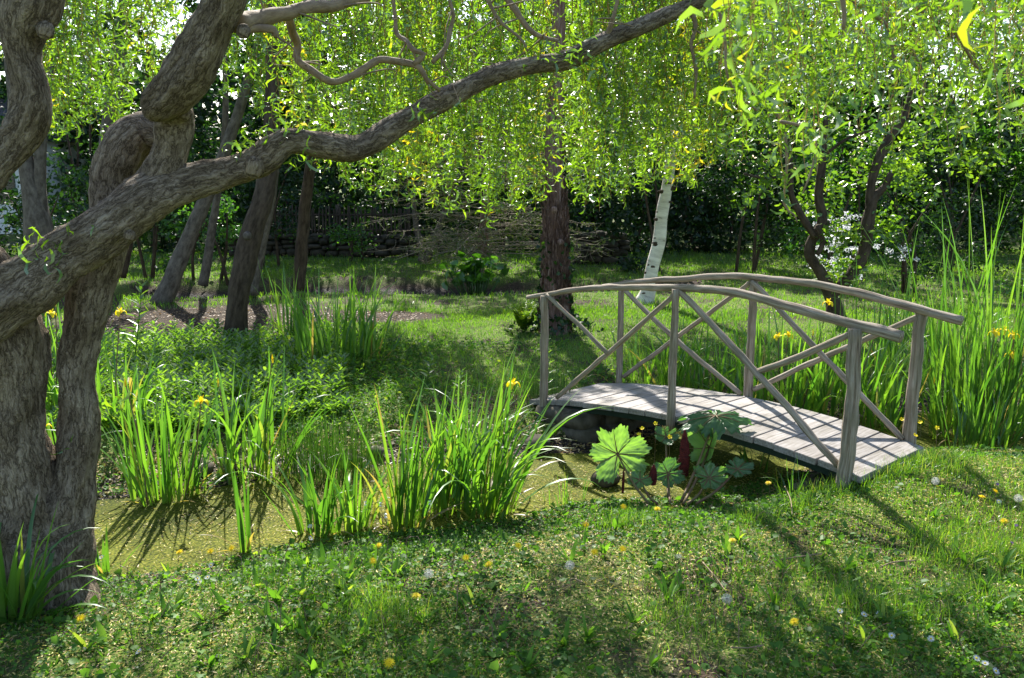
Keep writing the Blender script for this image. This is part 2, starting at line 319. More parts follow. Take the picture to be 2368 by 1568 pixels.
far_shore = [(3000, 925), (2368, 935), (2200, 950), (2080, 960), (1950, 972), (1800, 965), (1650, 960), (1530, 985), (1500, 1030), (1380, 1050), (1270, 1050), (1150, 1070), (1000, 1060), (850, 1085), (750, 1095), (680, 1095), (560, 1118), (450, 1135), (350, 1145), (210, 1157), (-200, 1150), (-900, 1180)]
STREAM = np.array([P(a, b, 0)[:2] for a, b in near_shore+far_shore])
POND = np.array([P(a, b, 0)[:2] for a, b in [(250, 712), (500, 712), (700, 703), (900, 702), (1100, 706), (1250, 702), (1400, 698), (1560, 697), (1560, 688), (1400, 687), (1250, 688), (1080, 684), (900, 681), (760, 682), (600, 688), (400, 695)]])
def vnoise(x, y, f, sx=0.):
    """cheap smooth noise from rotated sines"""
    v = 0
    for i, (a, b, c) in enumerate([(1, .3, .4), (-.6, 1.1, 2.1), (.35, -1.3, 4.4), (1.5, .9, 1.3), (-1.2, 1.7, 5.2)]):
        v = v+np.sin(f*(a*x+b*y)+c+sx*(i+1))/(1+.5*i)
    return v/3.0
def height(x, y):
    x = np.asarray(x, float); y = np.asarray(y, float)
    d1 = poly_sd(x, y, STREAM); d2 = poly_sd(x, y, POND)
    farside = (y > 6.1+.12*x)
    w1 = np.where(farside, 1.0, 1.25)
    s1 = np.clip(d1/w1, 0, 1); s2 = np.clip(d2/.55, 0, 1)
    land = .245+.02*vnoise(x, y, 1.1)+.05*np.clip((y-15)/6, 0, 1)+np.clip((y-24)/40, 0, 1)*.8
    land = land+.11*np.exp(-(((x-2.75)/1.0)**2+((y-5.95)/.7)**2))
    hill = s1*s1*(3-2*s1)*.55+s1*.45; h = land*np.minimum(hill, s2)
    h = np.where(d1 < 0, np.maximum(d1*.6, -.25), h); h = np.where(d2 < 0, np.maximum(d2*.6, -.2), h)
    return h+.012*vnoise(x, y, 5.3)+.006*vnoise(x, y, 14)
def axis(segs):
    o = []
    for a, b, s in segs: o += list(np.arange(a, b, s))
    return np.array(o+[segs[-1][1]])
gx = axis([(-300, -60, 40), (-60, -20, 5), (-20, -8, .5), (-8, 8, .07), (8, 20, .5), (20, 60, 5), (60, 300, 40)])
gy = axis([(-60, -5, 5), (-5, 2.5, .5), (2.5, 11, .06), (11, 22, .16), (22, 60, 2), (60, 400, 30)])
X, Y = np.meshgrid(gx, gy); Z = height(X, Y)
ii = np.arange(X.size).reshape(X.shape)
def bare_mask(x, y):
    a = ((x+4.1)/2.0)**2+((y-12.4)/1.5)**2; b = ((x+2.2)/1.4)**2+((y-12.8)/.6)**2; c = ((x+5.5)/2.2)**2+((y-14.6)/.9)**2
    e = (.45-poly_sd(x, y, POND))*2
    return np.clip(np.maximum.reduce([1.35-a, 1.3-b, 1.2-c, e])*2.5+.5*vnoise(x, y, 4), 0, 1)
g = MB(); g.add(np.stack([X, Y, Z], 2).reshape(-1, 3), np.stack([ii[:-1, :-1], ii[:-1, 1:], ii[1:, 1:], ii[1:, :-1]], 2).reshape(-1, 4), bare_mask(X, Y).ravel())
def ground_mat():
    m, n, o = mat('soil_and_moss'); ge = n.nodes.new('ShaderNodeNewGeometry'); pos = ge.outputs['Position']
    def nz(s, d=6): t = n.nodes.new('ShaderNodeTexNoise'); t.inputs['Scale'].default_value = s; t.inputs['Detail'].default_value = d; n.links.new(pos, t.inputs[0]); return t.outputs['Fac']
    def mix(f, a, b): x = n.nodes.new('ShaderNodeMixRGB'); n.links.new(f, x.inputs[0]); n.links.new(a, x.inputs[1]); n.links.new(b, x.inputs[2]); return x.outputs[0]
    soil = ramp(n, [(.3, (.028, .02, .014)), (.55, (.075, .052, .036)), (.8, (.15, .11, .08))], nz(28, 9)).outputs[0]
    moss = ramp(n, [(.3, (.035, .06, .008)), (.5, (.07, .13, .014)), (.75, (.14, .19, .03))], nz(40, 7)).outputs[0]
    f = ramp(n, [(.36, (0, 0, 0)), (.52, (1, 1, 1))], nz(1.8, 6)).outputs[0]
    f2 = ramp(n, [(.54, (0, 0, 0)), (.64, (1, 1, 1))], nz(95, 6)).outputs[0]; straw = ramp(n, [(.35, (.16, .11, .05)), (.65, (.42, .34, .16))], nz(150, 5)).outputs[0]
    c = mix(f, soil, mix(f2, moss, straw))
    lit = ramp(n, [(.3, (.02, .014, .009)), (.55, (.055, .038, .024)), (.8, (.13, .09, .06))], nz(32, 9)).outputs[0]; c = mix(attr(n, 'rnd').outputs['Fac'], c, lit)
    sz = n.nodes.new('ShaderNodeSeparateXYZ'); n.links.new(pos, sz.inputs[0])
    mud = ramp(n, [(.35, (.018, .014, .011)), (.7, (.06, .047, .036))], nz(25, 9)).outputs[0]
    md = n.nodes.new('ShaderNodeMath'); md.operation = 'MULTIPLY_ADD'; n.links.new(nz(7), md.inputs[0]); md.inputs[1].default_value = .12; n.links.new(sz.outputs[2], md.inputs[2])
    fm = ramp(n, [(.12, (1, 1, 1)), (.17, (0, 0, 0))], md.outputs[0]); c = mix(fm.outputs[0], c, mud)
    b = n.nodes.new('ShaderNodeBsdfPrincipled'); b.inputs['Specular IOR Level'].default_value = .12; n.links.new(c, b.inputs['Base Color'])
    rr = ramp(n, [(0, (.9, .9, .9)), (1, (.7, .7, .7))], fm.outputs[0]); n.links.new(rr.outputs[0], b.inputs['Roughness'])
    bp = n.nodes.new('ShaderNodeBump'); bp.inputs['Strength'].default_value = 1; bp.inputs['Distance'].default_value = .03; n.links.new(nz(35, 9), bp.inputs['Height']); n.links.new(bp.outputs[0], b.inputs['Normal'])
    n.links.new(b.outputs[0], o.inputs[0]); return m
tag(g.build('ground', ground_mat()), kind='structure')

def weed_mat():
    m, n, o = mat('duckweed_water'); ge = n.nodes.new('ShaderNodeNewGeometry'); pos = ge.outputs['Position']
    def nz(s, d=6, k='Fac'): t = n.nodes.new('ShaderNodeTexNoise'); t.inputs['Scale'].default_value = s; t.inputs['Detail'].default_value = d; n.links.new(pos, t.inputs[0]); return t.outputs[k]
    c = ramp(n, [(.34, (.025, .034, .005)), (.46, (.09, .105, .01)), (.57, (.165, .175, .018)), (.75, (.34, .3, .05))], nz(60, 10)).outputs[0]
    c2 = ramp(n, [(.34, (.35, .4, .32)), (.6, (1, 1, 1))], nz(1.6, 6)).outputs[0]
    mu = n.nodes.new('ShaderNodeMixRGB'); mu.blend_type = 'MULTIPLY'; mu.inputs[0].default_value = 1; n.links.new(c, mu.inputs[1]); n.links.new(c2, mu.inputs[2])
    b = n.nodes.new('ShaderNodeBsdfPrincipled'); b.inputs['Roughness'].default_value = .85; b.inputs['Specular IOR Level'].default_value = .08; n.links.new(mu.outputs[0], b.inputs['Base Color'])
    bp = n.nodes.new('ShaderNodeBump'); bp.inputs['Strength'].default_value = .5; bp.inputs['Distance'].default_value = .006; n.links.new(nz(90, 6), bp.inputs['Height']); n.links.new(bp.outputs[0], b.inputs['Normal'])
    n.links.new(b.outputs[0], o.inputs[0]); return m
def sheet(name, x0, x1, y0, y1, z, m):
    b = MB(); b.add([(x0, y0, z), (x1, y0, z), (x1, y1, z), (x0, y1, z)], np.array([[0, 1, 2, 3]])); return tag(b.build(name, m), kind='structure')
sheet('stream_water', STREAM[:, 0].min()-.5, STREAM[:, 0].max()+.5, STREAM[:, 1].min()-.3, STREAM[:, 1].max()+.3, 0., weed_mat())
def pond_mat():
    m, n, o = mat('dark_water'); b = n.nodes.new('ShaderNodeBsdfPrincipled'); b.inputs['Base Color'].default_value = (.012, .013, .008, 1); b.inputs['Roughness'].default_value = .06; b.inputs['Specular IOR Level'].default_value = .6
    t = n.nodes.new('ShaderNodeTexNoise'); t.inputs['Scale'].default_value = 6; ge = n.nodes.new('ShaderNodeNewGeometry'); n.links.new(ge.outputs['Position'], t.inputs[0]); bp = n.nodes.new('ShaderNodeBump'); bp.inputs['Strength'].default_value = .15; bp.inputs['Distance'].default_value = .01
    n.links.new(t.outputs['Fac'], bp.inputs['Height']); n.links.new(bp.outputs[0], b.inputs['Normal']); n.links.new(b.outputs[0], o.inputs[0]); return m
sheet('pond_water', POND[:, 0].min()-.3, POND[:, 0].max()+.3, POND[:, 1].min()-.2, POND[:, 1].max()+.2, 0., pond_mat())

# ------------------------------------------------------------------ footbridge
TH = -.821; BB = np.array([1.262, 6.792]); T2 = np.array([math.cos(TH), math.sin(TH)]); N2 = np.array([-math.sin(TH), math.cos(TH)])
def bp3(s, off, z): q = BB+T2*s+N2*off; return np.array([q[0], q[1], z])
dz = lambda s: .437-.055*(s-.15)**2
bridge = empty('footbridge', bp3(0, .48, 0), 'arched rustic footbridge with grey pole railings and bare plank deck over the green stream', 'bridge')
def box_between(mb, c8, rnd=.5, uv=None):
    mb.add(c8, np.array([[0, 3, 2, 1], [4, 5, 6, 7], [0, 1, 5, 4], [1, 2, 6, 5], [2, 3, 7, 6], [3, 0, 4, 7]]), rnd, uv)
s = -1.62
while s < 1.4:
    wd = .157; a, b = s, s+wd; j = rng.normal(0, .008, 2); tz = rng.normal(0, .002)
    o0, o1 = .0+j[0], .95+j[1]; t = .045; e = .004; pts = []; uvs = []
    # plank with eased edges: lower ring, upper ring, inset top ring
    for (ins, zz) in ((0, -t), (0, -e), (e, 0)):
        for (ss, oo) in ((a+ins, o0+ins), (b-ins, o0+ins), (b-ins, o1-ins), (a+ins, o1-ins)):
            pts.append(bp3(ss, oo, dz(ss)+zz+tz)); uvs.append([ss+s*7, oo, zz])
    F = []
    for r_ in (0, 4):
        for k in range(4): F.append([r_+k, r_+(k+1) % 4, r_+4+(k+1) % 4, r_+4+k])
    F += [[8, 9, 10, 11], [3, 2, 1, 0]]
    m = MB(); m.add(pts, np.array(F), rng.random(), np.array(uvs)); m.build('deck_plank', M['plank'], bridge, smooth=False)
    s += .1655
for off in (.045, .86):
    m = MB(); ss = np.linspace(-1.6, 1.5, 24); V = []
    for q in ss:
        zt = dz(q)-.047; V += [bp3(q, off, zt-.06), bp3(q, off+.05, zt-.06), bp3(q, off+.05, zt), bp3(q, off, zt)]
    i = np.arange(24*4).reshape(24, 4); F = np.stack([i[:-1], np.roll(i[:-1], -1, 1), np.roll(i[1:], -1, 1), i[1:]], 2).reshape(-1, 4)
    m.add(V, [F, np.array([[3, 2, 1, 0], [92, 93, 94, 95]])], uv=np.array(V)); m.build('beam', M['beam'], bridge, smooth=False)
rs = [-1.9, -1.649, -1.074, -.556, -.027, .486, .934, 1.312, 1.699]; rz = [1.14, 1.206, 1.322, 1.398, 1.445, 1.45, 1.405, 1.34, 1.292]
def rail_path(off, s0, s1, r0, r1):
    o = []
    for q in np.linspace(s0, s1, 12):
        p_ = bp3(q, off, np.interp(q, rs, rz)-.005+.006*math.sin(q*5+off*9)); o.append([*p_, r0+(r1-r0)*(q-s0)/(s1-s0)])
    return o
def pole(name, pts, seed, sides=16, rough=.2):
    m = MB(); tube(m, pts, sides, .05, rough, 9, True, seed, wob=.006); return m.build(name, M['wood'], bridge)
pole('handrail', rail_path(0, -1.65, 1.70, .02, .037), 1); pole('handrail', rail_path(.963, -1.62, 1.69, .023, .034), 2)
posts = {(0, 0): (-1.41, .036, .12), (0, 1): (-.01, .031, .335), (0, 2): (1.41, .047, .2), (1, 0): (-1.40, .03, .12), (1, 1): (.02, .036, .3), (1, 2): (1.40, .045, .02)}
for (sd_, k), (q, r, z0) in posts.items():
    off = -.03 if sd_ == 0 else .985; zt = np.interp(q, rs, rz)-.02
    mid = bp3(q+rng.normal(0, .012), off+rng.normal(0, .006), (z0+zt)/2)
    pole('post', [[*bp3(q-.005, off, z0), r*1.05], [*mid, r], [*bp3(q, off+.0, zt), r*.93]], 10+k+sd_*5, 16, .24)
def brace(a, b, r, seed):
    r *= .9; m_ = (np.array(a)+b)/2+rng.normal(0, .012, 3); pole('brace', [[*a, r], [*m_, r*1.05], [*b, r]], seed, 12, .22)
brace(bp3(-1.39, -.02, 1.25), bp3(-.70, 0, .83), .021, 31)
brace(bp3(-.02, .0, 1.40), bp3(-1.30, .03, .34), .022, 32)
brace(bp3(.0, -.01, 1.42), bp3(1.36, -.02, .37), .027, 33)
brace(bp3(1.40, .0, 1.28), bp3(.69, .0, .9), .024, 34)
brace(bp3(-1.39, .96, 1.24), bp3(-.03, .94, .45), .024, 35)
brace(bp3(.01, .975, 1.41), bp3(-1.35, .985, .37), .022, 36)
brace(bp3(.02, .955, 1.41), bp3(1.36, .94, .36), .024, 37)
brace(bp3(1.40, .98, 1.28), bp3(.07, .985, .5), .024, 38)

def stones(name, label, cat, boxes, parent_loc, material='stone'):
    root = empty(name, parent_loc, label, cat)
    for (c, sz) in boxes:
        m = MB(); v = ICO2[0].copy(); v = np.sign(v)*np.abs(v)**.6; v = v*np.array(sz)*.6
        off = rng.random(3)*9; v *= (1+.16*np.array([mnoise.noise(Vector(q*6+off)) for q in v]))[:, None]
        a = rng.normal(0, .15); ca, sa = math.cos(a+TH), math.sin(a+TH); v = np.stack([v[:, 0]*ca-v[:, 1]*sa, v[:, 0]*sa+v[:, 1]*ca, v[:, 2]], 1)
        m.add(v+np.array(c), ICO2[1]); m.build('stone', M[material], root)
    return root
bx = []
for row in range(3):
    for k in range(3):
        bx.append((bp3(-.98+rng.normal(0, .02)-.04*row, .12+.33*k, -.08+.13*row), (.32, .36, .17)))
        bx.append((bp3(-1.3+rng.normal(0, .02), .12+.33*k, -.08+.13*row), (.34, .36, .17)))
stones('stone_abutment', 'rough mossy stone abutment under the left end of the footbridge', 'abutment', bx, bp3(-1.1, .5, -.1))
bx = [(bp3(1.15+rng.normal(0, .02)+.25*c, .15+.33*k, -.05+.14*row), (.3, .36, .17)) for row in range(2) for k in range(3) for c in range(2)]
stones('stone_abutment', 'dark shaded stone abutment under the right end of the footbridge', 'abutment', bx, bp3(1.2, .5, -.1))
bx = [(P(x, y, .05)+rng.normal(0, .02, 3), (sz, sz, sz*.6)) for x, y, sz in [(460, 1088, .2), (800, 1060, .16), (870, 1048, .12), (1410, 1105, .18), (1250, 1035, .2)]]
for (c, sz), lb in zip(bx, ['grey stone lying in the mud between the two left iris clumps', 'grey flat stone in the mud behind the rush tuft', 'small stone beside the iris stems on the muddy shore', 'dark stone at the water edge left of the giant lobed leaf', 'stone on the muddy bank right of the big arching iris clump']):
    m = MB(); v = ICO3[0]*np.array(sz)*.6; off = rng.random(3)*9; v = v*(1+.3*np.array([mnoise.noise(Vector(q*7+off)) for q in v]))[:, None]; m.add(v, ICO3[1])
    o = m.build('shore_stone', M['stone']); o.location = tuple(c); tag(o, lb, 'stone', 'stones on the stream bank')

# ------------------------------------------------------------------ the old curly willow on the left
willow = empty('curly_willow', P(130, 1320, .25), 'old curly willow with forked grey trunk and long arching branch over the garden', 'tree')
W0 = MB()
kw = dict(step=.03, rough=.26, freq=4.5, bump=.07)
tube(W0, px_path([(70, 1430, 4.35, 150), (80, 1340, 4.4, 125), (80, 1240, 4.5, 105), (62, 1130, 4.5, 82), (38, 1000, 4.5, 66), (30, 880, 4.5, 68), (25, 780, 4.5, 74), (-10, 690, 4.48, 72), (-80, 600, 4.45, 66), (-160, 480, 4.4, 60)]), 44, seed=1, **kw)
tube(W0, px_path([(150, 1420, 4.35, 95), (145, 1330, 4.42, 72), (150, 1240, 4.5, 68), (165, 1150, 4.55, 58), (182, 1000, 4.6, 43), (183, 860, 4.65, 40), (196, 740, 4.7, 45), (216, 640, 4.75, 49), (240, 560, 4.8, 50), (256, 480, 4.85, 46), (268, 400, 4.9, 47), (300, 335, 4.95, 50), (350, 305, 4.98, 44), (395, 315, 4.9, 34)]), 40, seed=2, **kw)
tube(W0, px_path([(-160, 800, 4.2, 80), (-40, 735, 4.28, 76), (40, 672, 4.35, 70), (150, 592, 4.45, 62), (250, 530, 4.5, 57), (340, 458, 4.6, 53), (430, 422, 4.7, 41), (520, 400, 4.8, 36), (600, 372, 4.85, 34), (668, 330, 4.9, 30), (740, 334, 5, 32), (810, 345, 5.1, 29), (880, 312, 5.2, 27), (960, 265, 5.3, 25), (1050, 217, 5.4, 23), (1150, 172, 5.5, 21), (1230, 152, 5.55, 19), (1310, 140, 5.6, 21), (1380, 105, 5.65, 20), (1450, 75, 5.7, 20), (1530, 40, 5.8, 17), (1620, 0, 5.9, 15), (1750, -60, 6.1, 13), (1950, -120, 6.4, 10), (2200, -160, 6.6, 6)]), 30, seed=3, **kw)
tube(W0, px_path([(330, 475, 4.62, 48), (370, 410, 4.68, 47), (393, 350, 4.7, 38), (402, 300, 4.7, 43), (402, 262, 4.66, 40), (398, 235, 4.55, 30)]), 30, seed=4, **kw)
tube(W0, px_path([(352, 262, 4.5, 20), (372, 245, 4.45, 42), (405, 212, 4.4, 50), (442, 160, 4.35, 52), (480, 90, 4.3, 50), (515, 20, 4.25, 46), (545, -60, 4.2, 44), (620, -220, 4.2, 36), (800, -420, 4.6, 26)]), 36, seed=5, **kw)
tube(W0, px_path([(-120, 520, 4.1, 45), (-30, 400, 4.15, 42), (30, 330, 4.2, 42), (66, 265, 4.2, 44), (72, 200, 4.2, 40), (58, 130, 4.2, 40), (56, 60, 4.2, 52), (85, -10, 4.2, 62), (120, -90, 4.2, 50), (200, -300, 4.3, 40)]), 34, seed=6, **kw)
tube(W0, px_path([(-60, 720, 4.62, 60), (-30, 640, 4.65, 62), (0, 612, 4.66, 36), (20, 600, 4.66, 14)]), 24, seed=7, **kw)
W0.build('trunk', M['willow_bark'], willow)
for (a, b, d, r_) in [(585, 388, 4.78, 26), (563, 72, 4.25, 16), (105, 70, 4.1, 20), (425, 262, 4.6, 18), (300, 545, 4.4, 14)]:
    m = MB(); v = ICO3[0].copy(); v *= (1+.12*np.array([mnoise.noise(Vector(q*3+a)) for q in v]))[:, None]; q0 = PD(a, b, d)
    m.add(v*radius_at(r_, d)*np.array([1, .7, 1])+q0, ICO3[1], uv=v*.03); m.build('knot', M['willow_bark'], willow)
branches = [
 [(545, 55, 4.35, 22), (600, 38, 4.5, 18), (660, 32, 4.6, 16), (720, 15, 4.7, 14), (790, 8, 4.8, 13), (860, -15, 4.9, 11), (1000, -80, 5.2, 8)],
 [(560, 62, 4.4, 12), (600, 62, 4.45, 9), (628, 64, 4.5, 9), (636, 82, 4.5, 6)],
 [(670, 40, 4.8, 9), (674, 70, 4.9, 9), (690, 100, 5, 9), (692, 135, 5, 8), (722, 158, 5, 8), (745, 176, 5, 8), (775, 185, 5.05, 7), (830, 166, 5.1, 8), (880, 140, 5.15, 8), (940, 145, 5.2, 7), (972, 158, 5.2, 7), (988, 185, 5.2, 5), (1018, 208, 5.25, 4)],
 [(962, 152, 5.2, 7), (985, 128, 5.2, 6), (962, 118, 5.2, 6), (938, 92, 5.25, 5), (915, 78, 5.3, 5), (912, 40, 5.3, 4), (908, -20, 5.3, 4)],
 [(1000, 143, 5.2, 5), (1030, 110, 5.25, 5), (1040, 70, 5.3, 5), (1048, 30, 5.3, 4), (1030, -30, 5.3, 4)],
 [(1150, -30, 5.6, 8), (1185, 20, 5.6, 7), (1215, 60, 5.6, 6), (1245, 82, 5.6, 5), (1290, 97, 5.6, 4)],
 [(1120, -20, 5.5, 5), (1150, 50, 5.5, 4), (1200, 90, 5.5, 3), (1220, 120, 5.5, 3)],
 [(1400, 95, 5.65, 8), (1420, 40, 5.6, 5), (1430, -20, 5.6, 4)],
 [(1590, 20, 5.9, 7), (1605, 60, 5.9, 5), (1595, 110, 5.9, 4), (1612, 170, 5.9, 3), (1605, 230, 5.9, 2.5)],
 [(1640, -60, 2.3, 4), (1680, 80, 2.3, 3.2), (1692, 160, 2.3, 3), (1716, 215, 2.35, 3), (1760, 262, 2.4, 2.6)],
 [(1800, 285, 2.5, 3.4), (1860, 296, 2.5, 3.2), (1884, 330, 2.5, 2.6), (1880, 380, 2.5, 2.4), (1860, 440, 2.5, 1.5)],
 [(1780, 255, 3.6, 4), (1808, 290, 3.6, 3.4), (1812, 370, 3.6, 3), (1808, 470, 3.6, 2.6), (1830, 495, 3.6, 2), (1838, 515, 3.6, 1.4)],
 [(1950, -40, 1.5, 6), (1953, 30, 1.5, 5), (1948, 70, 1.5, 4)],
 [(1900, -60, 5, 6), (2000, 20, 5, 5), (2060, 80, 5, 4), (2080, 180, 5, 3)],
 [(2080, -80, 4.6, 7), (2130, 20, 4.6, 5), (2200, 60, 4.6, 4), (2260, 150, 4.6, 3), (2300, 160, 4.6, 2)],
 [(2130, 20, 4.6, 4), (2110, 90, 4.7, 3), (2140, 170, 4.7, 2.4), (2130, 260, 4.7, 2)],
]
for i, b in enumerate(branches):
    m = MB(); pp = tube(m, px_path(b), 9, .025, .3, 16, True, i*3.1, wob=.02)
    for k in range(int(len(pp)/5) if b[0][2] > 4 else 0):
        q = pp[rng.integers(2, len(pp)-1)]; e = q[:3]+rng.normal(0, .12, 3); e2 = e+rng.normal(0, .09, 3)-[0, 0, .1]; tube(m, [[*q[:3], min(q[3]*.5, .006)], [*e, .003], [*e2, .0015]], 4, .03, 0, 1, False, wob=.02)
    m.build('branch', M['branch_bark'], willow)
# limbs above the frame that carry the hanging curtain
for i, (x0, y0, z0, x1, y1, z1) in enumerate([(-2.2, 4.2, 4.3, -4.5, 8.5, 5.0), (-2.0, 4.2, 4.5, -2.5, 9.0, 5.0), (-1.9, 4.3, 4.6, -.5, 9.0, 5.0), (-1.8, 4.4, 4.6, 1.5, 8.8, 4.9), (.5, 5.8, 3.4, 2.0, 9.5, 4.5)]):
    m = MB(); pts = [[x0+(x1-x0)*t+.15*math.sin(t*9+i), y0+(y1-y0)*t, z0+(z1-z0)*t**.6+.1*math.sin(t*13+i*2), .05*(1-t)+.012] for t in np.linspace(0, 1, 9)]
    tube(m, pts, 8, .12, .1, 9, True, i); m.build('branch', M['branch_bark'], willow)

def strand(lm, tm, top, bottom, leafsz=.062, gap=.02, tw=.0016, wig=.05, rn=None, droop=1.):
    L = np.linalg.norm(np.array(top)-bottom); n = max(4, int(L/.09)); t = np.linspace(0, 1, n)
    c = np.array(top)[None]*(1-t[:, None])+np.array(bottom)[None]*t[:, None]
    ph = rng.uniform(0, 6.28, 4); fr = rng.uniform(5, 9, 2)
    c[:, 0] += wig*(np.sin(t*L*fr[0]+ph[0])*.6+.4*np.sin(t*L*17+ph[1]))*np.minimum(1, t*4); c[:, 1] += wig*(np.sin(t*L*fr[1]+ph[2])*.6+.4*np.sin(t*L*15+ph[3]))*np.minimum(1, t*4)
    # twig as a three sided tube
    th = np.arange(3)*2.094; r = tw*(1.6-t)
    V = c[:, None]+np.stack([np.cos(th), np.sin(th), 0*th], 1)[None]*r[:, None, None]; i = np.arange(n*3).reshape(n, 3)
    F = np.stack([i[:-1], np.roll(i[:-1], -1, 1), np.roll(i[1:], -1, 1), i[1:]], 2).reshape(-1, 4); tm.add(V.reshape(-1, 3), F, rng.random())
    m = int(L/gap); tt = rng.random(m); pos = np.stack([np.interp(tt, t, c[:, k]) for k in range(3)], 1)
    d = rng.normal(size=(m, 3))*np.array([.9, .9, .7]); d[:, 2] -= .4*droop
    Rm = basis(d); sc = leafsz*rng.uniform(.55, 1.35, m); rr = rng.random(m) if rn is None else np.clip(rn+rng.normal(0, .2, m), 0, 1)
    for k in range(len(CURLY)):
        s_ = slice(k, None, len(CURLY))
        if len(pos[s_]): inst(lm, CURLY[k][0], CURLY[k][1], pos[s_], Rm[s_], sc[s_], rr[s_])
LV, TW = MB(), MB()
bx_ = [-300, 60, 130, 230, 330, 400, 470, 560, 640, 700, 780, 860, 950, 1050, 1130, 1200, 1260, 1320, 1380, 1440, 1520, 1600, 1660, 1720, 1790, 1860, 2000, 2200, 2600]
by_ = [100, 130, 330, 310, 270, 240, 200, 230, 290, 350, 420, 440, 420, 470, 500, 500, 430, 420, 480, 470, 420, 420, 400, 330, 330, 260, 200, 200, 220]
dens = [.4, .4, .75, .8, .7, .5, .35, .5, .8, .9, .9, 1, 1, 1, 1, 1, 1, 1, 1, 1, 1, 1, .9, .7, .55, .5, .5, .5, .5]
ns_ = 0
while ns_ < 800:
    px = rng.uniform(-150, 2500)
    if rng.random() > np.interp(px, bx_, dens): continue
    ns_ += 1; far = rng.random() < .6
    y = (rng.uniform(12.3, 14.2) if px > 900 else rng.uniform(13.2, 14.6)) if far else rng.uniform(5.9, 6.7)
    if not far and px < 1500: y = max(y, 6.1)
    if not far and abs(px-1288) < 48 and rng.random() < .7: continue
    yb = np.interp(px+rng.normal(0, 12), bx_, by_)+20-rng.exponential(150)
    if far: yb -= 10
    yb = max(yb, -60); cl = round(px/44)*44+11*math.sin(round(px/44)*7.)
    if rng.random() < .72: px = cl+rng.normal(0, 8)
    q = PD(px, yb, y); top = q.copy(); top[2] = 2.45+.176*y+rng.uniform(0, .35); top[:2] += rng.normal(0, .12, 2)
    strand(LV, TW, top, q, leafsz=.13 if far else .082, gap=.02 if far else .0155, tw=.004 if far else .0026, rn=.4+.25*math.sin(px*.021)+rng.normal(0, .15))
# nearer twigs hanging round the long branch
for (px, yb, y, n) in [(1180, 330, 5.9, 3), (1215, 420, 6, 4), (1250, 400, 6, 2), (1290, 230, 5.8, 2), (1330, 300, 5.8, 4), (1100, 320, 5.8, 2), (1420, 260, 6, 4), (1480, 300, 6, 4), (880, 390, 5.6, 2), (960, 420, 5.7, 2), (1560, 300, 6, 4), (1650, 330, 6, 5), (780, 330, 5.3, 1), (700, 330, 5.1, 1)]:
    for _ in range(n):
        q = PD(px+rng.normal(0, 22), yb+rng.normal(0, 35), y); tz_ = PD(px, min(150, yb-120), y)
        strand(LV, TW, np.array([q[0]+rng.normal(0, .05), q[1], tz_[2]]), q, .07, .013)
# little sprays sitting on the bark
for (px, py, d, n, sp) in [(95, 570, 4.35, 26, 28), (160, 545, 4.4, 10, 22), (110, 620, 4.3, 8, 14), (555, 350, 4.8, 14, 24), (650, 315, 4.85, 26, 26), (690, 360, 4.85, 12, 18), (290, 445, 4.6, 8, 14), (600, 310, 4.9, 20, 26), (1320, 130, 5.5, 40, 40), (990, 250, 5.2, 14, 20), (170, 1040, 4.5, 7, 18), (250, 925, 4.55, 3, 10)]:
    pos = np.array([PD(px+rng.normal(0, sp), py+rng.normal(0, sp*.6), d+rng.normal(0, .03)) for _ in range(n)]); dd = rng.normal(size=(n, 3))*.7; dd[:, 2] -= .3
    for k in range(3): inst(LV, *CURLY[k], pos[k::3], basis(dd[k::3]), .085*rng.uniform(.6, 1.3, len(pos[k::3])), .3+.4*rng.random(len(pos[k::3])))
# high canopy patches, above the frame, that dapple the bank, water and trunk
def patch(px, py, rx, ry, n, h=4.9, g_=.25):
    p0 = P(px, py, g_); k = (h-g_)/SUN[2]; c = p0+SUN*k
    for _ in range(n):
        q = c+np.array([rng.normal(0, rx), rng.normal(0, ry), rng.normal(0, .25)]); strand(LV, TW, q+[rng.normal(0, .1), rng.normal(0, .1), .25], q-[0, 0, .3], .075, .014)
for a in [(300, 1500, .3, .15, 8), (1250, 1480, .3, .12, 7), (1900, 1500, .3, .15, 7), (120, 1330, .25, .12, 12), (1500, 1400, .25, .08, 6), (2200, 1420, .25, .1, 6), (60, 900, .2, .2, 16), (330, 480, .3, .2, 12)]:
    patch(*a)
NL = MB()
for (px, y0, yb, y, n, ls) in [(1690, -120, 210, 1.55, 2, .07), (1660, -120, 120, 1.6, 2, .07), (1720, -120, 260, 1.75, 2, .07), (1760, -120, 120, 1.7, 1, .06), (1880, 250, 430, 2.4, 2, .07), (1900, 240, 370, 2.4, 2, .07), (1815, 260, 500, 3.4, 3, .075), (2345, -100, 300, 1.7, 1, .06), (2290, -100, 60, 1.5, 2, .06), (2180, -100, 40, 1.5, 1, .06), (2060, -100, 60, 1.9, 2, .06), (1950, -100, 60, 1.8, 1, .06)]:
    for _ in range(n):
        a = PD(px+rng.normal(0, 14), y0, y); b = PD(px+rng.normal(0, 14), yb-rng.uniform(0, 50), y+rng.normal(0, .05)); strand(NL, TW, a, b, ls, .022, .001, .018)
for _ in range(150):                                     # mid-distance twigs at the upper right
    px = rng.uniform(1690, 2450); y = rng.uniform(3.2, 5.4); yb = rng.uniform(-20, 300) if rng.random() < .8 else rng.uniform(250, 380)
    a = PD(px, -140, y); b = PD(px+rng.normal(0, 25), yb, y); strand(NL, TW, a, b, .07, .021, .0014, .05)
LV.build('leaves', M['willow_leaf'], willow); NL.build('near_leaves', M['near_leaf'], willow); TW.build('twigs', M['twig'], willow)

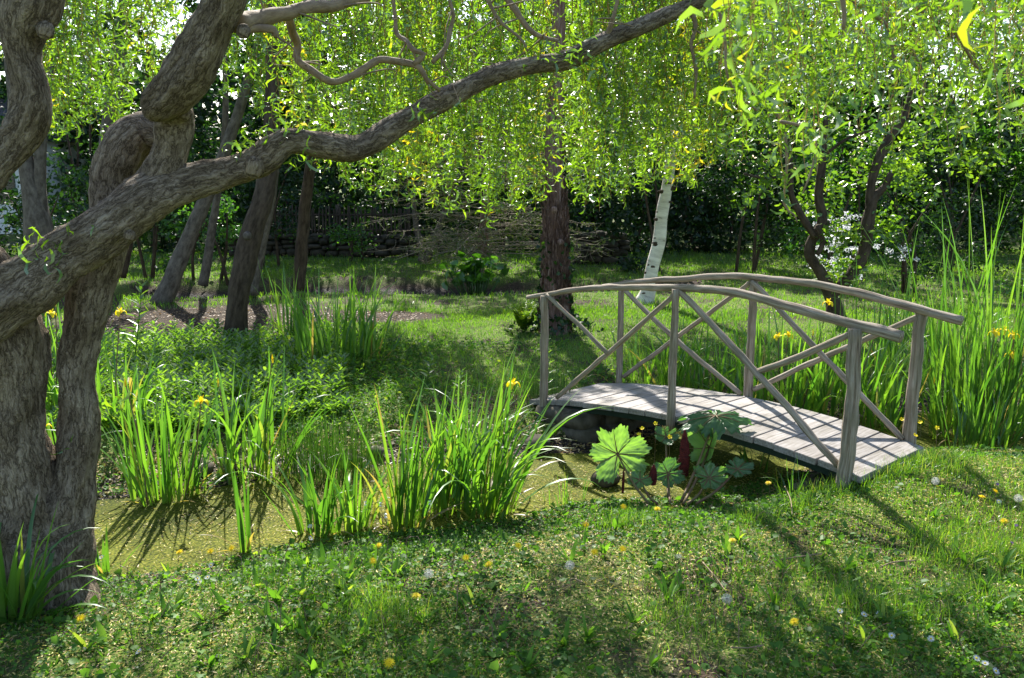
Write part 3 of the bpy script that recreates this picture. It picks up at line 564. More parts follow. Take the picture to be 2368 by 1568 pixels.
# ------------------------------------------------------------------ background and middle-distance trees
def trunk_tree(name, label, cat, paths, bark, sides=16, step=.12, rough=.12, freq=3, bump=.0, group=None):
    b0 = px_path(paths[0][:1])[0]; root = empty(name, (b0[0], b0[1], height(b0[0], b0[1]).item()), label, cat, group)
    m = MB()
    for i, p_ in enumerate(paths): tube(m, px_path(p_), sides, step, rough, freq, True, i*7+len(label), bump=bump)
    m.build('trunk', M[bark], root); return root
def crown(root, clumps, size, material, nper, shape=OVAL, up=.2, name='crown', flat=1.):
    m = MB()
    for (c, r) in clumps:
        c = np.array(c); k = max(3, int(r[0]*r[2]*7)); n = nper*k
        sub = c+np.array([(lambda v: v/np.linalg.norm(v)*rng.uniform(.35, 1)**.5)(rng.normal(size=3)) for _ in range(k)])*np.array(r)
        pos = np.repeat(sub, nper, 0)+rng.normal(size=(n, 3))*np.array([.28, .28, .22])*max(.6, min(r))*.75
        d = rng.normal(size=(n, 3)); d[:, 2] = d[:, 2]*.6-up
        inst(m, shape, OVF, pos, basis(d), size*rng.uniform(.6, 1.3, n), np.clip(np.repeat(rng.random(k), nper)*.6+rng.random(n)*.5, 0, 1))
    m.build(name, M[material], root)
def woody(root, base, clumps, r0, bark='dark_bark', name='limb'):
    m = MB()
    for (c, r) in clumps:
        c = np.array(c); b = np.array(base); mid = b*.5+c*.5; mid[2] -= .3; mid[:2] += rng.normal(0, .15, 2)
        tube(m, [[*b, r0*.6], [*mid, r0*.4], [*c, r0*.15]], 7, .2, .1, 4, True, rng.random()*9)
    m.build(name, M[bark], root)

t = trunk_tree('leaning_tree', 'dark leaning tree trunk with bright sunlit right edge behind the leaf litter', 'tree', [[(372, 705, 14.3, 24), (392, 660, 14.3, 21), (425, 575, 14.35, 18), (462, 490, 14.4, 16), (500, 400, 14.45, 14), (545, 280, 14.5, 12), (590, 130, 14.6, 10), (620, 0, 14.7, 9), (650, -120, 14.8, 8)]], 'grey_bark', rough=.14)
crown(t, [((-3.5, 15, 6.0), (1.0, .8, .5)), ((-4.6, 15.6, 6.3), (.9, .7, .5))], .12, 'mid_leaf', 60)
t = trunk_tree('slim_tree', 'slim grey tree standing just right of the leaning trunk', 'tree', [[(470, 660, 16, 12), (482, 590, 16, 10), (492, 520, 16, 9), (503, 450, 16, 8), (520, 300, 16, 7), (520, 100, 16, 5)]], 'grey_bark')
crown(t, [((-5.2, 16.4, 5.6), (.9, .9, 1))], .11, 'dark_leaf', 70)
t = trunk_tree('stout_tree', 'stout brown tree with a round cut knot standing at the edge of the leaf litter', 'tree', [[(548, 790, 11.1, 32), (545, 760, 11.1, 27), (552, 690, 11.1, 24), (565, 610, 11.15, 26), (585, 530, 11.2, 24), (608, 460, 11.3, 22), (622, 390, 11.4, 20), (628, 280, 11.5, 17), (632, 100, 11.6, 15), (640, -80, 11.8, 12)]], 'dark_bark', 22, .07, .16, 3, .03)
m = MB(); v = ICO2[0]*np.array([.055, .05, .055]); m.add(v+PD(572, 545, 11.06), ICO2[1]); m.build('knot', M['grey_bark'], t)
crown(t, [((-3.1, 12.2, 9.6), (1.2, 1.1, .8))], .11, 'mid_leaf', 60)
t = trunk_tree('grey_tree', 'pale grey tree half hidden behind the stout brown tree', 'tree', [[(580, 680, 14.8, 16), (590, 630, 14.8, 14), (605, 560, 14.8, 13), (620, 480, 14.8, 13), (632, 400, 14.8, 12), (640, 200, 14.9, 10), (660, -60, 15, 8)], [(580, 520, 15, 6), (595, 440, 15, 5), (600, 350, 15, 4)]], 'grey_bark')
t = trunk_tree('slender_tree', 'slender brown tree between the stout tree and the fence', 'tree', [[(688, 670, 15.6, 17), (692, 640, 15.6, 15), (699, 570, 15.6, 14), (706, 480, 15.6, 13), (716, 400, 15.6, 12), (722, 300, 15.6, 11), (726, 100, 15.6, 9), (730, -100, 15.7, 8)]], 'dark_bark', 14, .1, .16)
crown(t, [((-3.4, 16.4, 6.8), (1.1, .9, .5))], .11, 'mid_leaf', 60)
t = trunk_tree('distant_tree', 'grey trunk rising behind the hanging willow leaves at upper left', 'tree', [[(225, 640, 18, 14), (238, 480, 18, 16), (250, 330, 18, 19), (262, 250, 18, 20), (275, 150, 18, 18), (290, 0, 18, 14), (300, -120, 18, 12)]], 'grey_bark')
crown(t, [((-5.6, 18.9, 6.7), (2.3, 1.5, .6)), ((-7.2, 19, 7.4), (1.5, 1.2, .6))], .12, 'dark_leaf', 46)  # low wide clump added above the frame to shade the leaf litter
t = trunk_tree('forked_tree', 'dark forked double trunk near the white house at far left', 'tree', [[(95, 590, 13, 30), (88, 520, 13, 30), (70, 420, 13, 20), (50, 320, 13, 16), (30, 200, 13, 13), (10, 0, 13, 10)], [(95, 560, 13, 22), (92, 420, 13, 13), (95, 300, 13, 13), (110, 180, 13, 11), (120, 0, 13, 9)]], 'grey_bark')
crown(t, [((-7.6, 14, 5.0), (1.6, 1.2, 1)), ((-6.3, 14, 4.4), (1.1, 1, .7))], .1, 'dark_leaf', 60)
t = trunk_tree('thin_tree', 'thin dark tree right beside the willow trunk fork in the shade', 'tree', [[(280, 640, 15.5, 12), (292, 590, 15.5, 10), (305, 520, 15.5, 9), (318, 430, 15.5, 8), (335, 300, 15.5, 7), (345, 100, 15.5, 6)]], 'dark_bark')
crown(t, [((-6.4, 16, 4.3), (.9, .9, .9))], .11, 'dark_leaf', 60)

# small conifer with bare horizontal twigs
con = trunk_tree('bare_conifer', 'small conifer with bare horizontal twigs beside the far pool', 'tree', [[(1108, 640, 18, 12), (1112, 600, 18, 11), (1118, 540, 18, 11), (1124, 470, 18, 10), (1130, 420, 18, 9), (1125, 330, 18, 8), (1122, 200, 18, 6), (1120, 60, 18, 4)]], 'red_bark', 12, .1, .15)
b0 = PD(1118, 540, 18); m = MB(); nd = MB()
for i in range(150):
    z = .7+3.9*rng.random()**1.3; a = rng.uniform(0, 6.28); L = rng.uniform(1.2, 2.9)*(1-.1*z); s0 = np.array([b0[0]+.01*z, b0[1], z]); e = s0+np.array([math.cos(a)*L, math.sin(a)*L*.6, rng.uniform(-.35, .25)])
    mid = (s0+e)/2+[0, 0, rng.uniform(0, .15)]; tube(m, [[*s0, .012], [*mid, .008], [*e, .004]], 3, .3, 0, 1, False)
    for k in range(14):
        f_ = rng.uniform(.25, 1); q = s0*(1-f_)+e*f_+[0, 0, .05]; e2 = q+np.array([rng.normal(0, .3), rng.normal(0, .2), rng.normal(-.04, .14)])
        tube(m, [[*q, .006], [*((q+e2)/2+rng.normal(0, .03, 3)), .004], [*e2, .003]], 3, .5, 0, 1, False, rnd=rng.random())
        if rng.random() < .75:
            n = 12; pos = q+(e2-q)*rng.random((n, 1)); inst(nd, LANCE, OVF, pos, basis(rng.normal(size=(n, 3))), .05, None)
m.build('twigs', M['pale_twig'], con); nd.build('needles', M['needle'], con)
t = trunk_tree('mossy_tree', 'pale forked trunk growing by the stone wall left of the bare conifer', 'tree', [[(975, 605, 19.5, 11), (978, 580, 19.5, 8), (962, 520, 19.5, 6), (955, 440, 19.5, 5)], [(985, 605, 19.5, 10), (998, 570, 19.5, 8), (1012, 535, 19.5, 7), (1030, 480, 19.5, 5), (1040, 400, 19.5, 4)]], 'grey_bark', 10)

red = trunk_tree('redwood_tree', 'big reddish tree with shaggy peeling bark and ivy at its foot behind the bridge', 'tree', [[(1284, 800, 11.5, 50), (1284, 765, 11.6, 37), (1284, 690, 11.65, 30), (1283, 600, 11.7, 26), (1284, 520, 11.7, 23), (1283, 440, 11.7, 22), (1280, 340, 11.7, 19), (1284, 240, 11.7, 17), (1290, 100, 11.7, 15), (1294, -80, 11.7, 13), (1296, -500, 11.8, 9), (1296, -900, 11.9, 5)]], 'red_bark', 40, .05, .2, 4, .09)
m = MB(); pos = []; dd = []                                # peeling strips
for _ in range(800):
    a = rng.uniform(0, 6.28); py = rng.uniform(430, 770); y = 11.68; c = PD(1284, py, y); r_ = radius_at(np.interp(py, [430, 520, 600, 690, 770], [18, 22, 25, 29, 36]), y)*1.02
    pos.append([c[0]+math.cos(a)*r_, c[1]+math.sin(a)*r_, c[2]]); dd.append([math.cos(a)*.25, math.sin(a)*.25, rng.choice([-1, 1])])
pos = np.array(pos); dd = np.array(dd); inst(m, LANCE*[.55, 1, 1], OVF, pos, basis(dd, np.cross(dd, [0, 0, 1])+.01), rng.uniform(.08, .24, len(pos))); m.build('peeling_bark', M['red_bark'], red)
m = MB(); n = 520; a = rng.uniform(0, 6.28, n); hh = np.concatenate([rng.uniform(0, .25, 300), rng.uniform(0, 1.2, 220)]); rr = .22+np.maximum(0, .25-hh)*rng.uniform(0, 2.2, n); c = PD(1284, 765, 11.6)
pos = np.stack([c[0]+np.cos(a)*rr, c[1]+np.sin(a)*rr, .24+hh], 1); inst(m, HEART, OVF, pos, basis(rng.normal(size=(n, 3))), .055); m.build('ivy', M['dark_leaf'], red)
for (px, py) in [(1281, 485), (1296, 560)]:
    m = MB(); v = ICO2[0]*np.array([.045, .03, .045]); m.add(v+PD(px, py, 11.52), ICO2[1]); m.build('knot', M['red_bark'], red)
cl = [((.7+rng.normal(0, .8), 11.9+rng.normal(0, .8), z), (1.0, 1.0, .4)) for z in np.linspace(8.6, 11.2, 5)]
crown(red, cl, .1, 'mid_leaf', 30); woody(red, (.6, 11.7, 6.4), cl, .05, 'red_bark')

bir = trunk_tree('birch_tree', 'white barked birch leaning right behind the bridge', 'tree', [[(1490, 702, 14.2, 23), (1500, 670, 14.2, 17), (1508, 620, 14.2, 15), (1523, 560, 14.2, 15), (1532, 490, 14.2, 13.5), (1546, 410, 14.2, 12), (1556, 330, 14.2, 11), (1575, 200, 14.2, 9), (1600, 0, 14.2, 7), (1620, -200, 14.3, 4)]], 'birch_bark', 18, .06, .08)
for i in range(22):
    f_ = rng.uniform(0, 1); px = 1497+f_*52; py = 690-f_*290; rr = radius_at(16-f_*5, 14.2)*.93; a = rng.uniform(3.6, 5.8); c = PD(px, py, 14.2); s_ = rng.uniform(.7, 1.7)
    m = MB(); m.add(ICO1[0]*np.array([.05*rng.uniform(.4, 1.6), .014, .014*rng.uniform(.5, 2)])*s_+c+[math.cos(a)*rr, math.sin(a)*rr, 0], ICO1[1]); m.build('bark_scar', M['dark_bark'], bir)
cl = [((2.9, 14.4, 6.6), (1, .9, .8)), ((3.4, 14.2, 5.9), (.7, .7, .5))]; crown(bir, cl, .07, 'pear_leaf', 80)

# pear tree on the right
pear = trunk_tree('fruit_tree', 'old dark-barked fruit tree with two crooked limbs and bright leaves behind the bridge rail', 'tree', [
 [(1935, 740, 12.6, 22), (1930, 715, 12.6, 19), (1925, 690, 12.6, 18), (1912, 660, 12.6, 15), (1895, 625, 12.6, 13), (1872, 590, 12.6, 12), (1878, 555, 12.6, 12), (1896, 530, 12.6, 13), (1902, 500, 12.6, 11), (1893, 450, 12.6, 10), (1900, 390, 12.6, 9), (1905, 330, 12.6, 7), (1912, 250, 12.6, 5)],
 [(1925, 695, 12.6, 14), (1950, 655, 12.5, 13), (1985, 610, 12.5, 14), (2003, 560, 12.5, 13), (2008, 510, 12.5, 14), (2020, 460, 12.5, 11), (2046, 432, 12.5, 8), (2060, 400, 12.5, 7)],
 [(2012, 490, 12.5, 10), (2015, 420, 12.5, 9), (2040, 350, 12.5, 11), (2065, 310, 12.5, 10), (2092, 272, 12.5, 9), (2110, 200, 12.5, 5)],
 [(1885, 550, 12.5, 8), (1855, 500, 12.5, 8), (1830, 450, 12.5, 7), (1828, 400, 12.5, 7), (1826, 330, 12.5, 6), (1828, 250, 12.5, 5)],
 [(1890, 590, 12.4, 5), (1903, 560, 12.4, 6), (1890, 520, 12.4, 5)], [(1828, 405, 12.5, 4), (1770, 412, 12.4, 3), (1720, 402, 12.4, 2.5)], [(1905, 360, 12.5, 4), (1960, 320, 12.4, 3), (2020, 300, 12.4, 2)]], 'dark_bark', 12, .06, .2, 5)
cl = [(PD(px, py, y), (rx, ry, rz)) for px, py, y, rx, ry, rz in [(1800, 330, 12.6, .6, .6, .5), (1900, 280, 12.8, .7, .6, .5), (2020, 250, 12.8, .7, .6, .5), (2120, 330, 12.7, .6, .6, .45), (1960, 370, 12.9, .5, .5, .4), (2060, 400, 12.9, .5, .4, .35), (2150, 410, 12.6, .5, .5, .3), (1780, 430, 12.6, .5, .5, .35), (1870, 440, 13, .4, .4, .35), (1960, 460, 12.9, .35, .4, .3), (1930, 540, 12.6, .22, .25, .25), (2040, 500, 12.6, .2, .2, .2), (1740, 360, 12.8, .5, .5, .4), (2230, 330, 12.9, .5, .5, .4), (1960, 620, 12.45, .12, .12, .14), (1850, 200, 13, .8, .6, .5), (2080, 180, 13, .8, .6, .5)]]
crown(pear, cl, .085, 'pear_leaf', 62)

def bush(name, label, cat, c, r, size, material, nper, n, group=None, shape=OVAL, stems=3):
    z0 = height(c[0], c[1]).item(); root = empty(name, (c[0], c[1], z0), label, cat, group)
    cl = []
    for _ in range(n):
        a = rng.uniform(0, 6.28); f_ = rng.uniform(0, .7)**.5; zz = rng.uniform(.02, .95)
        cl.append(((c[0]+math.cos(a)*r[0]*f_, c[1]+math.sin(a)*r[1]*f_, z0+r[2]*zz), (r[0]*.38, r[1]*.38, r[2]*.16)))
    crown(root, cl, size, material, nper, shape)
    m = MB()
    for i in range(stems):
        a = rng.uniform(0, 6.28); e = (c[0]+math.cos(a)*r[0]*.5, c[1]+math.sin(a)*r[1]*.5, z0+r[2]*.85); q = (c[0]+rng.normal(0, .2), c[1]+rng.normal(0, .1))
        tube(m, [[q[0], q[1], z0-.1, .035], [q[0]*.7+e[0]*.3+rng.normal(0, .1), q[1]*.7+e[1]*.3, (z0+e[2])/2, .025], [*e, .008]], 7, .2, .15, 4, True, i)
    m.build('stems', M['dark_bark'], root); return root
B_ = [
 ('tall dark evergreen tree at the far left beside the white house', (-14.2, 22.5), (1.8, 1.3, 8.3), .13, 'dark_leaf', 50, 16),
 ('dark evergreen tree with blue sky showing through, above the left willow limb', (-11.3, 24), (1.9, 1.4, 8.3), .13, 'dark_leaf', 44, 16),
 ('dark evergreen tree behind the curved willow trunk', (-8.4, 23), (1.8, 1.4, 8.3), .13, 'dark_leaf', 60, 18),
 ('tall dark evergreen tree above the left end of the picket fence', (-5.6, 24), (1.9, 1.5, 8.3), .14, 'dark_leaf', 80, 22),
 ('tall dark evergreen tree behind the middle of the picket fence', (-2.9, 24), (1.8, 1.5, 8.3), .14, 'dark_leaf', 70, 20),
 ('dark green tree behind the bare conifer', (-.3, 24.5), (1.7, 1.4, 7.5), .14, 'dark_leaf', 60, 18),
 ('dark tree behind the shaggy redwood', (2.2, 24), (1.8, 1.4, 7.5), .14, 'dark_leaf', 70, 18),
 ('dark tree behind the white birch', (5, 23.5), (1.9, 1.4, 7.5), .14, 'dark_leaf', 70, 18),
 ('mid green tree behind the fruit tree', (7.8, 22.5), (1.9, 1.4, 8), .14, 'mid_leaf', 60, 20),
 ('fresh green tree with white sky gaps at the upper right', (10.6, 23), (2.2, 1.3, 8.2), .15, 'pear_leaf', 70, 22),
 ('leafy green tree at the far right edge', (13.2, 22), (1.8, 1.3, 8), .14, 'mid_leaf', 60, 18)]
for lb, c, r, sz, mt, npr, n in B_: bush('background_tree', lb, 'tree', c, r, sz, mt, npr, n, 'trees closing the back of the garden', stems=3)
U_ = [
 ('low dark glossy bush below the forked trunk at far left', (-8.3, 16), (1.2, .8, 1.9), .09, 'dark_leaf', 70, 7),
 ('dark bush with glints of light left of the leaning trunk', (-6.9, 17.2), (1.1, .8, 2.2), .09, 'dark_leaf', 80, 7),
 ('bush with pale new leaves between the leaning and stout trunks', (-5.6, 17), (.9, .7, 1.5), .08, 'mid_leaf', 70, 6),
 ('dark green bush between the slim trees and the fence', (-5.2, 19.2), (1.4, .8, 2.9), .09, 'dark_leaf', 80, 8),
 ('small bright bush at the foot of the fence', (-3.6, 20.2), (.5, .4, .9), .07, 'mid_leaf', 50, 4),
 ('wide black-green shrub right of the redwood', (3.0, 18.6), (1.2, .8, 3.2), .1, 'dark_leaf', 100, 8),
 ('black-green shrub beside the birch trunk', (4.9, 18.2), (1.1, .8, 3.3), .1, 'dark_leaf', 100, 8),
 ('shaded shrub left of the fruit tree limbs', (6.2, 17.4), (.9, .7, 2.6), .09, 'mid_leaf', 60, 6),
 ('dark shrub right of the fruit tree', (8.7, 18.2), (1.3, .9, 2.8), .09, 'dark_leaf', 100, 8),
 ('dark shrub near the right edge behind the tall irises', (11, 18.2), (1.3, .9, 3.0), .09, 'dark_leaf', 100, 8),
 ('low bright green bush behind the tall right irises', (8.8, 14.6), (.9, .6, 1.1), .07, 'mid_leaf', 60, 5),
 ('dark bush by the right end of the stone wall', (.9, 20.6), (1.2, .5, 2.6), .09, 'dark_leaf', 80, 7)]
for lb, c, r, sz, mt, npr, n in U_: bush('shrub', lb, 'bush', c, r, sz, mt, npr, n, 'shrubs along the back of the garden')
# white flowering shrub
wf = bush('flowering_shrub', 'shrub covered with clusters of white blossom behind the fruit tree', 'bush', (6.6, 15.2), (.9, .6, 2.0), .07, 'dark_leaf', 60, 6)
m = MB()
for _ in range(62):
    px, py = (rng.normal(1935, 32), rng.uniform(488, 640)) if rng.random() < .88 else (rng.normal(2065, 18), rng.uniform(565, 600))
    c = PD(px, py, rng.uniform(14.4, 14.9)); n = 26; v = rng.normal(size=(n, 3)); v = v/np.linalg.norm(v, axis=1)[:, None]*.06*rng.uniform(.7, 1.2)*[1, 1, .7]
    inst(m, OVAL*[1.6, 1, 1], OVF, c+v, basis(rng.normal(size=(n, 3))), .028)
m.build('blossom', M['white'], wf)

# hedge and woodland far behind: one mass
m = MB(); n = 62000; xx = rng.uniform(-34, 34, n); yy = rng.uniform(29.5, 33, n); top = 7.2+.9*np.sin(xx*.7)+.6*np.sin(xx*1.9+1)+.4*np.sin(xx*4.3)-2.6*np.exp(-((xx-14)/4)**2)-1.8*np.exp(-((xx+14)/3)**2); zz = rng.random(n)**1.25*top
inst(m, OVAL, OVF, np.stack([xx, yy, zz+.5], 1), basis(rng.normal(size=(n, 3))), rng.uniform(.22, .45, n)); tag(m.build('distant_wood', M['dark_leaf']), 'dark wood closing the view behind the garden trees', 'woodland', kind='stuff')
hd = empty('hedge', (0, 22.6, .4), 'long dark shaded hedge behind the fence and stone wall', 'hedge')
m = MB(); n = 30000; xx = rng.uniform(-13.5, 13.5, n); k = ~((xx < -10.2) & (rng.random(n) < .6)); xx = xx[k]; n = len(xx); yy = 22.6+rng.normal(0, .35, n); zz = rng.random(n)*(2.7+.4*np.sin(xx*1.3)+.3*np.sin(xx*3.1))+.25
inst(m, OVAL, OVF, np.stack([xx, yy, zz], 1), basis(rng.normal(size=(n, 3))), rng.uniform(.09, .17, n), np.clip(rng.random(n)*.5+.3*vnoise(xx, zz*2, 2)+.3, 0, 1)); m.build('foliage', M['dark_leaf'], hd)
m = MB()
for x in np.arange(-13, 13.2, .8): tube(m, [[x, 22.6, .2, .04], [x+rng.normal(0, .2), 22.6, 1.4, .03], [x+rng.normal(0, .3), 22.6, 2.4, .01]], 6, .3, .1, 3, True, x)
m.build('stems', M['dark_bark'], hd)

# ------------------------------------------------------------------ fence, walls, house
p0 = PD(590, 600, 21.6); p1 = PD(965, 600, 21.6); fx0, fx1, fy = p0[0], p1[0], 21.6
fe = empty('picket_fence', ((fx0+fx1)/2, fy, .3), 'dark split-picket fence on the low stone wall in the shade', 'fence')
npk = 46
for i in range(npk):
    x = fx0+(fx1-fx0)*i/(npk-1)+rng.normal(0, .012); zb = .8; zt = 1.42+rng.normal(0, .03); tl = rng.normal(0, .015)
    m = MB(); tube(m, [[x, fy, zb, .022], [x+tl*.5, fy, (zb+zt)/2, .021], [x+tl, fy, zt-.03, .02], [x+tl, fy, zt+.03, .006]], 6, .3, .1, 5, True, i); m.build('picket', M['fence'], fe)
for z in (.92, 1.28):
    m = MB(); tube(m, [[fx0-.1, fy+.04, z, .025], [(fx0+fx1)/2, fy+.04, z-.02, .025], [fx1+.1, fy+.04, z, .025]], 6, .5, .1, 3, True, z); m.build('rail', M['fence'], fe)
for x in np.linspace(fx0+.3, fx1-.2, 3):
    m = MB(); tube(m, [[x, fy+.09, .2, .05], [x, fy+.09, 1.0, .05], [x, fy+.09, 1.5, .045]], 8, .3, .1, 3, True, x); m.build('post', M['fence'], fe)
def stone_wall(label, x0, x1, y, z0, z1):
    root = empty('stone_wall', ((x0+x1)/2, y, z0), label, 'wall'); m = MB(); z = z0
    v0 = np.sign(ICO2[0])*np.abs(ICO2[0])**.55
    while z < z1:
        h_ = rng.uniform(.09, .19); x = x0+rng.uniform(0, .1)
        while x < x1:
            wd = rng.uniform(.16, .4); off = rng.random(3)*9
            v = v0*(1+.1*np.array([mnoise.noise(Vector(q*2+off)) for q in v0]))[:, None]*np.array([wd*.5, .2, h_*.5])
            m.add(v*[1, 1, rng.uniform(.8, 1.25)]+[x+wd/2, y+rng.normal(0, .03), z+h_/2+rng.normal(0, .02)], ICO2[1]); x += wd*.97
        z += h_*.95
    m.build('stonework', M['wall_stone'], root); return root
stone_wall('low dry stone wall under the picket fence', fx0-.6, fx1+.1, 21.45, .2, .82)
a = PD(1318, 600, 19.8); b = PD(1432, 600, 19.8); stone_wall('short sunlit dry stone wall right of the redwood trunk', a[0], b[0], 19.8, .2, .86)
hs = empty('house', (-17.5, 29, .4), 'white rendered house glimpsed through the trees at the far left edge', 'house')
def bxm(x0, x1, y0, y1, z0, z1):
    m = MB(); box_between(m, [(x0, y0, z0), (x1, y0, z0), (x1, y1, z0), (x0, y1, z0), (x0, y0, z1), (x1, y0, z1), (x1, y1, z1), (x0, y1, z1)]); return m
bxm(-23, -14.6, 28, 33, 0, 3.2).build('wall', M['render'], hs, smooth=False)
m = MB(); m.add([(-23.3, 27.7, 3.2), (-14.3, 27.7, 3.2), (-14.3, 33.3, 3.2), (-23.3, 33.3, 3.2), (-23.3, 30.5, 4.6), (-14.3, 30.5, 4.6)], [np.array([[0, 1, 5, 4], [2, 3, 4, 5], [3, 2, 1, 0]]), np.array([[1, 2, 5], [3, 0, 4]])]); m.build('roof', M['roof'], hs, smooth=False)
for x in (-21.5, -18.5, -16): bxm(x, x+.9, 27.96, 28.02, 1.3, 2.6).build('window', M['glass'], hs, smooth=False)
nh = None

# ------------------------------------------------------------------ irises, rushes, herbs
def iris(label, px, py, n, L, spread, flowers=(), z=None, lean=.28, bend=.9, seed=None, W=.03, name='iris_clump', cat='iris', material='iris_leaf', azbias=None, d_=None):
    c = P(px, py, .05 if z is None else z) if d_ is None else PD(px, py, d_)
    z0 = max(height(c[0], c[1]).item(), -.06); root = empty(name, (c[0], c[1], z0), label, cat, 'yellow flag irises along the stream' if cat == 'iris' else None)
    n = int(n*.78) if cat == 'iris' else n; L *= 1.06
    m = MB(); a = rng.uniform(0, 6.28, n); rr = rng.random(n)**.5*spread*1.15
    base = np.stack([c[0]+np.cos(a)*rr*1.25, c[1]+np.sin(a)*rr*.8, np.full(n, z0-.03)], 1)
    az_ = a+rng.normal(0, .8, n)
    if azbias is not None: az_ = np.where(rng.random(n) < .5, azbias+rng.normal(0, .5, n), az_)
    Ls = L*rng.uniform(.55, 1.08, n); ln = np.abs(rng.normal(0, lean, n))*(.3+rr/spread*.8); cv = np.abs(rng.normal(0, bend*.5, n)); arch = rng.random(n) < .3*bend; cv = np.where(arch, rng.uniform(1.2, 2.3, n)*min(1, bend), cv)
    kink = np.where(rng.random(n) < .04, 1.5, 0.)
    blades(m, base, az_, Ls, W*rng.uniform(.7, 1.2, n), ln, cv, 11, 2.0, .35, kink=kink, rnd=rng.random(n)*(.97 if cat != 'iris' else 1))
    if cat == 'iris':
        k = max(4, n//5); a2 = rng.uniform(0, 6.28, k); b2 = np.stack([c[0]+np.cos(a2)*spread, c[1]+np.sin(a2)*spread*.7, np.full(k, max(z0, -.0)-.01)], 1); blades(m, b2, a2, rng.uniform(.1, .45, k)*L, np.full(k, W*.7), rng.uniform(.3, 1.2, k), rng.uniform(.3, 1.5, k), 9, 1.6, .35, rnd=np.full(k, 1.))
    m.build('leaves', M[material], root)
    for (fx, fy_, k) in flowers:
        q = PD(fx, fy_, c[1]+rng.normal(0, .08)); st = MB(); b_ = np.array([c[0]*.6+q[0]*.4, c[1]+rng.normal(0, .05), z0]); tube(st, [[*b_, .006], [*((b_+q)/2+[rng.normal(0, .02), 0, 0]), .005], [*q, .004]], 5, .1, 0, 1)
        so_ = st.build('flower_stem', M['stem'], root)
        fl = MB(); tv, tf = iris_flower(k); fl.add(tv*.05*(1.1 if k else .8)+q, tf, rng.random(len(tv))); o_ = fl.build('flower', M['yellow'], so_)
        so_.parent = root
        o_.location = tuple(-np.array(root.location)-np.array(so_.location))
    return root
def iris_flower(open_):
    V, F = [], []; r_ = rng.random()*3
    def petal(az, prof, w_):
        b = len(V); n = len(prof)
        for i, (h, z) in enumerate(prof):
            ww = w_*math.sin(math.pi*(i+.6)/(n+.1))
            for s_ in (-1, 0, 1): V.append([math.cos(az)*h-math.sin(az)*s_*ww, math.sin(az)*h+math.cos(az)*s_*ww, z-(.12*abs(s_))])
        for i in range(n-1):
            for s_ in (0, 1): F.append([b+i*3+s_, b+i*3+s_+1, b+i*3+s_+4, b+i*3+s_+3])
    if open_:
        for k in range(3): petal(r_+k*2.094, [(.05, -.1), (.3, .25), (.6, .3), (.85, 0), (.95, -.45)], .33)
        for k in range(3): petal(r_+1.05+k*2.094, [(.03, 0), (.12, .35), (.25, .65), (.4, .8)], .16)
    else:
        for k in range(3): petal(r_+k*2.094, [(.1, -.7), (.14, -.2), (.12, .3), (.03, .9)], .14)
    return np.array(V), np.array(F)
iris('dense dark iris clump in the shade behind the left bank herbs', 775, 862, 120, 1.0, .3, lean=.2, bend=.6, z=.2)
iris('narrow upright iris clump left of the dense shaded clump', 668, 800, 34, .95, .12, lean=.15, bend=.4, z=.2)
iris('small iris clump right of the dense shaded clump', 860, 845, 40, .75, .16, lean=.3, bend=.8, z=.2)
iris('iris clump with pale stems rising from the left mud edge', 375, 1140, 62, .98, .14, [(465, 928, 1), (290, 885, 0)], lean=.24, bend=.6)
iris('iris clump beside the far left mud edge clump', 430, 1125, 24, .75, .1, lean=.3, bend=.6)
iris('iris clump on the mud between the left clump and the rush tuft', 590, 1100, 70, .95, .2, [(505, 885, 0), (630, 830, 0)], lean=.3, bend=.8, z=.02, azbias=.3)
iris('thin iris standing alone in the open green water', 566, 1255, 9, .7, .025, lean=.1, bend=.4)
iris('little iris at the water edge beside the willow trunk', 240, 1290, 8, .36, .03, lean=.3, bend=.3, z=.1)
iris('iris clump at the near bank, leftmost of the large water clumps', 735, 1225, 42, .62, .09, lean=.25, bend=.7, z=.03)
iris('iris clump between the leftmost water clump and the dark-footed one', 810, 1215, 40, .6, .1, lean=.25, bend=.8, z=.03)
iris('tall iris clump with a dark root ball standing in the water', 935, 1205, 60, .98, .1, lean=.16, bend=.6, azbias=.2)
iris('tall iris clump behind the dark root ball clump', 1010, 1170, 56, 1.0, .12, [(1186, 888, 1)], lean=.22, bend=.7, azbias=.1)
iris('largest iris clump with long arching leaves in mid stream', 1110, 1172, 90, 1.15, .15, lean=.32, bend=1.5, W=.034, azbias=.1)
iris('iris tuft just behind the largest arching clump', 1060, 1110, 50, .9, .16, lean=.3, bend=.9)
iris('iris seedlings in front of the far left willow fork', 115, 1070, 36, .55, .16, [(103, 985, 1)], lean=.4, bend=1, z=.15)
iris('yellow flowering iris clump seen between the two willow stems', 115, 960, 90, 1.0, .25, [(118, 725, 1), (128, 700, 0)], lean=.25, bend=.6, z=.2)
iris('iris clump with arching leaves just right of the willow stem', 262, 985, 60, .85, .2, [(278, 722, 1)], lean=.4, bend=1, z=.2)
iris('iris clump behind the left half of the bridge', 1520, 900, 60, .7, .3, lean=.35, bend=.9, z=.15)
iris('iris clump behind the middle bridge post', 1640, 915, 90, .8, .35, lean=.3, bend=.8, z=.1)
iris('yellow flowering iris clump behind the bridge brace crossing', 1820, 955, 130, 1.0, .35, [(1800, 778, 1), (1823, 775, 1), (1915, 700, 1), (1880, 770, 0)], lean=.28, bend=.7, z=.05)
iris('iris clump behind the right bridge post', 1960, 960, 110, .98, .3, [(1962, 830, 0), (2030, 760, 0)], lean=.28, bend=.7, z=.05)
iris('iris clump beside the far right bridge post', 2055, 985, 40, .8, .14, lean=.25, bend=.6, z=.02)
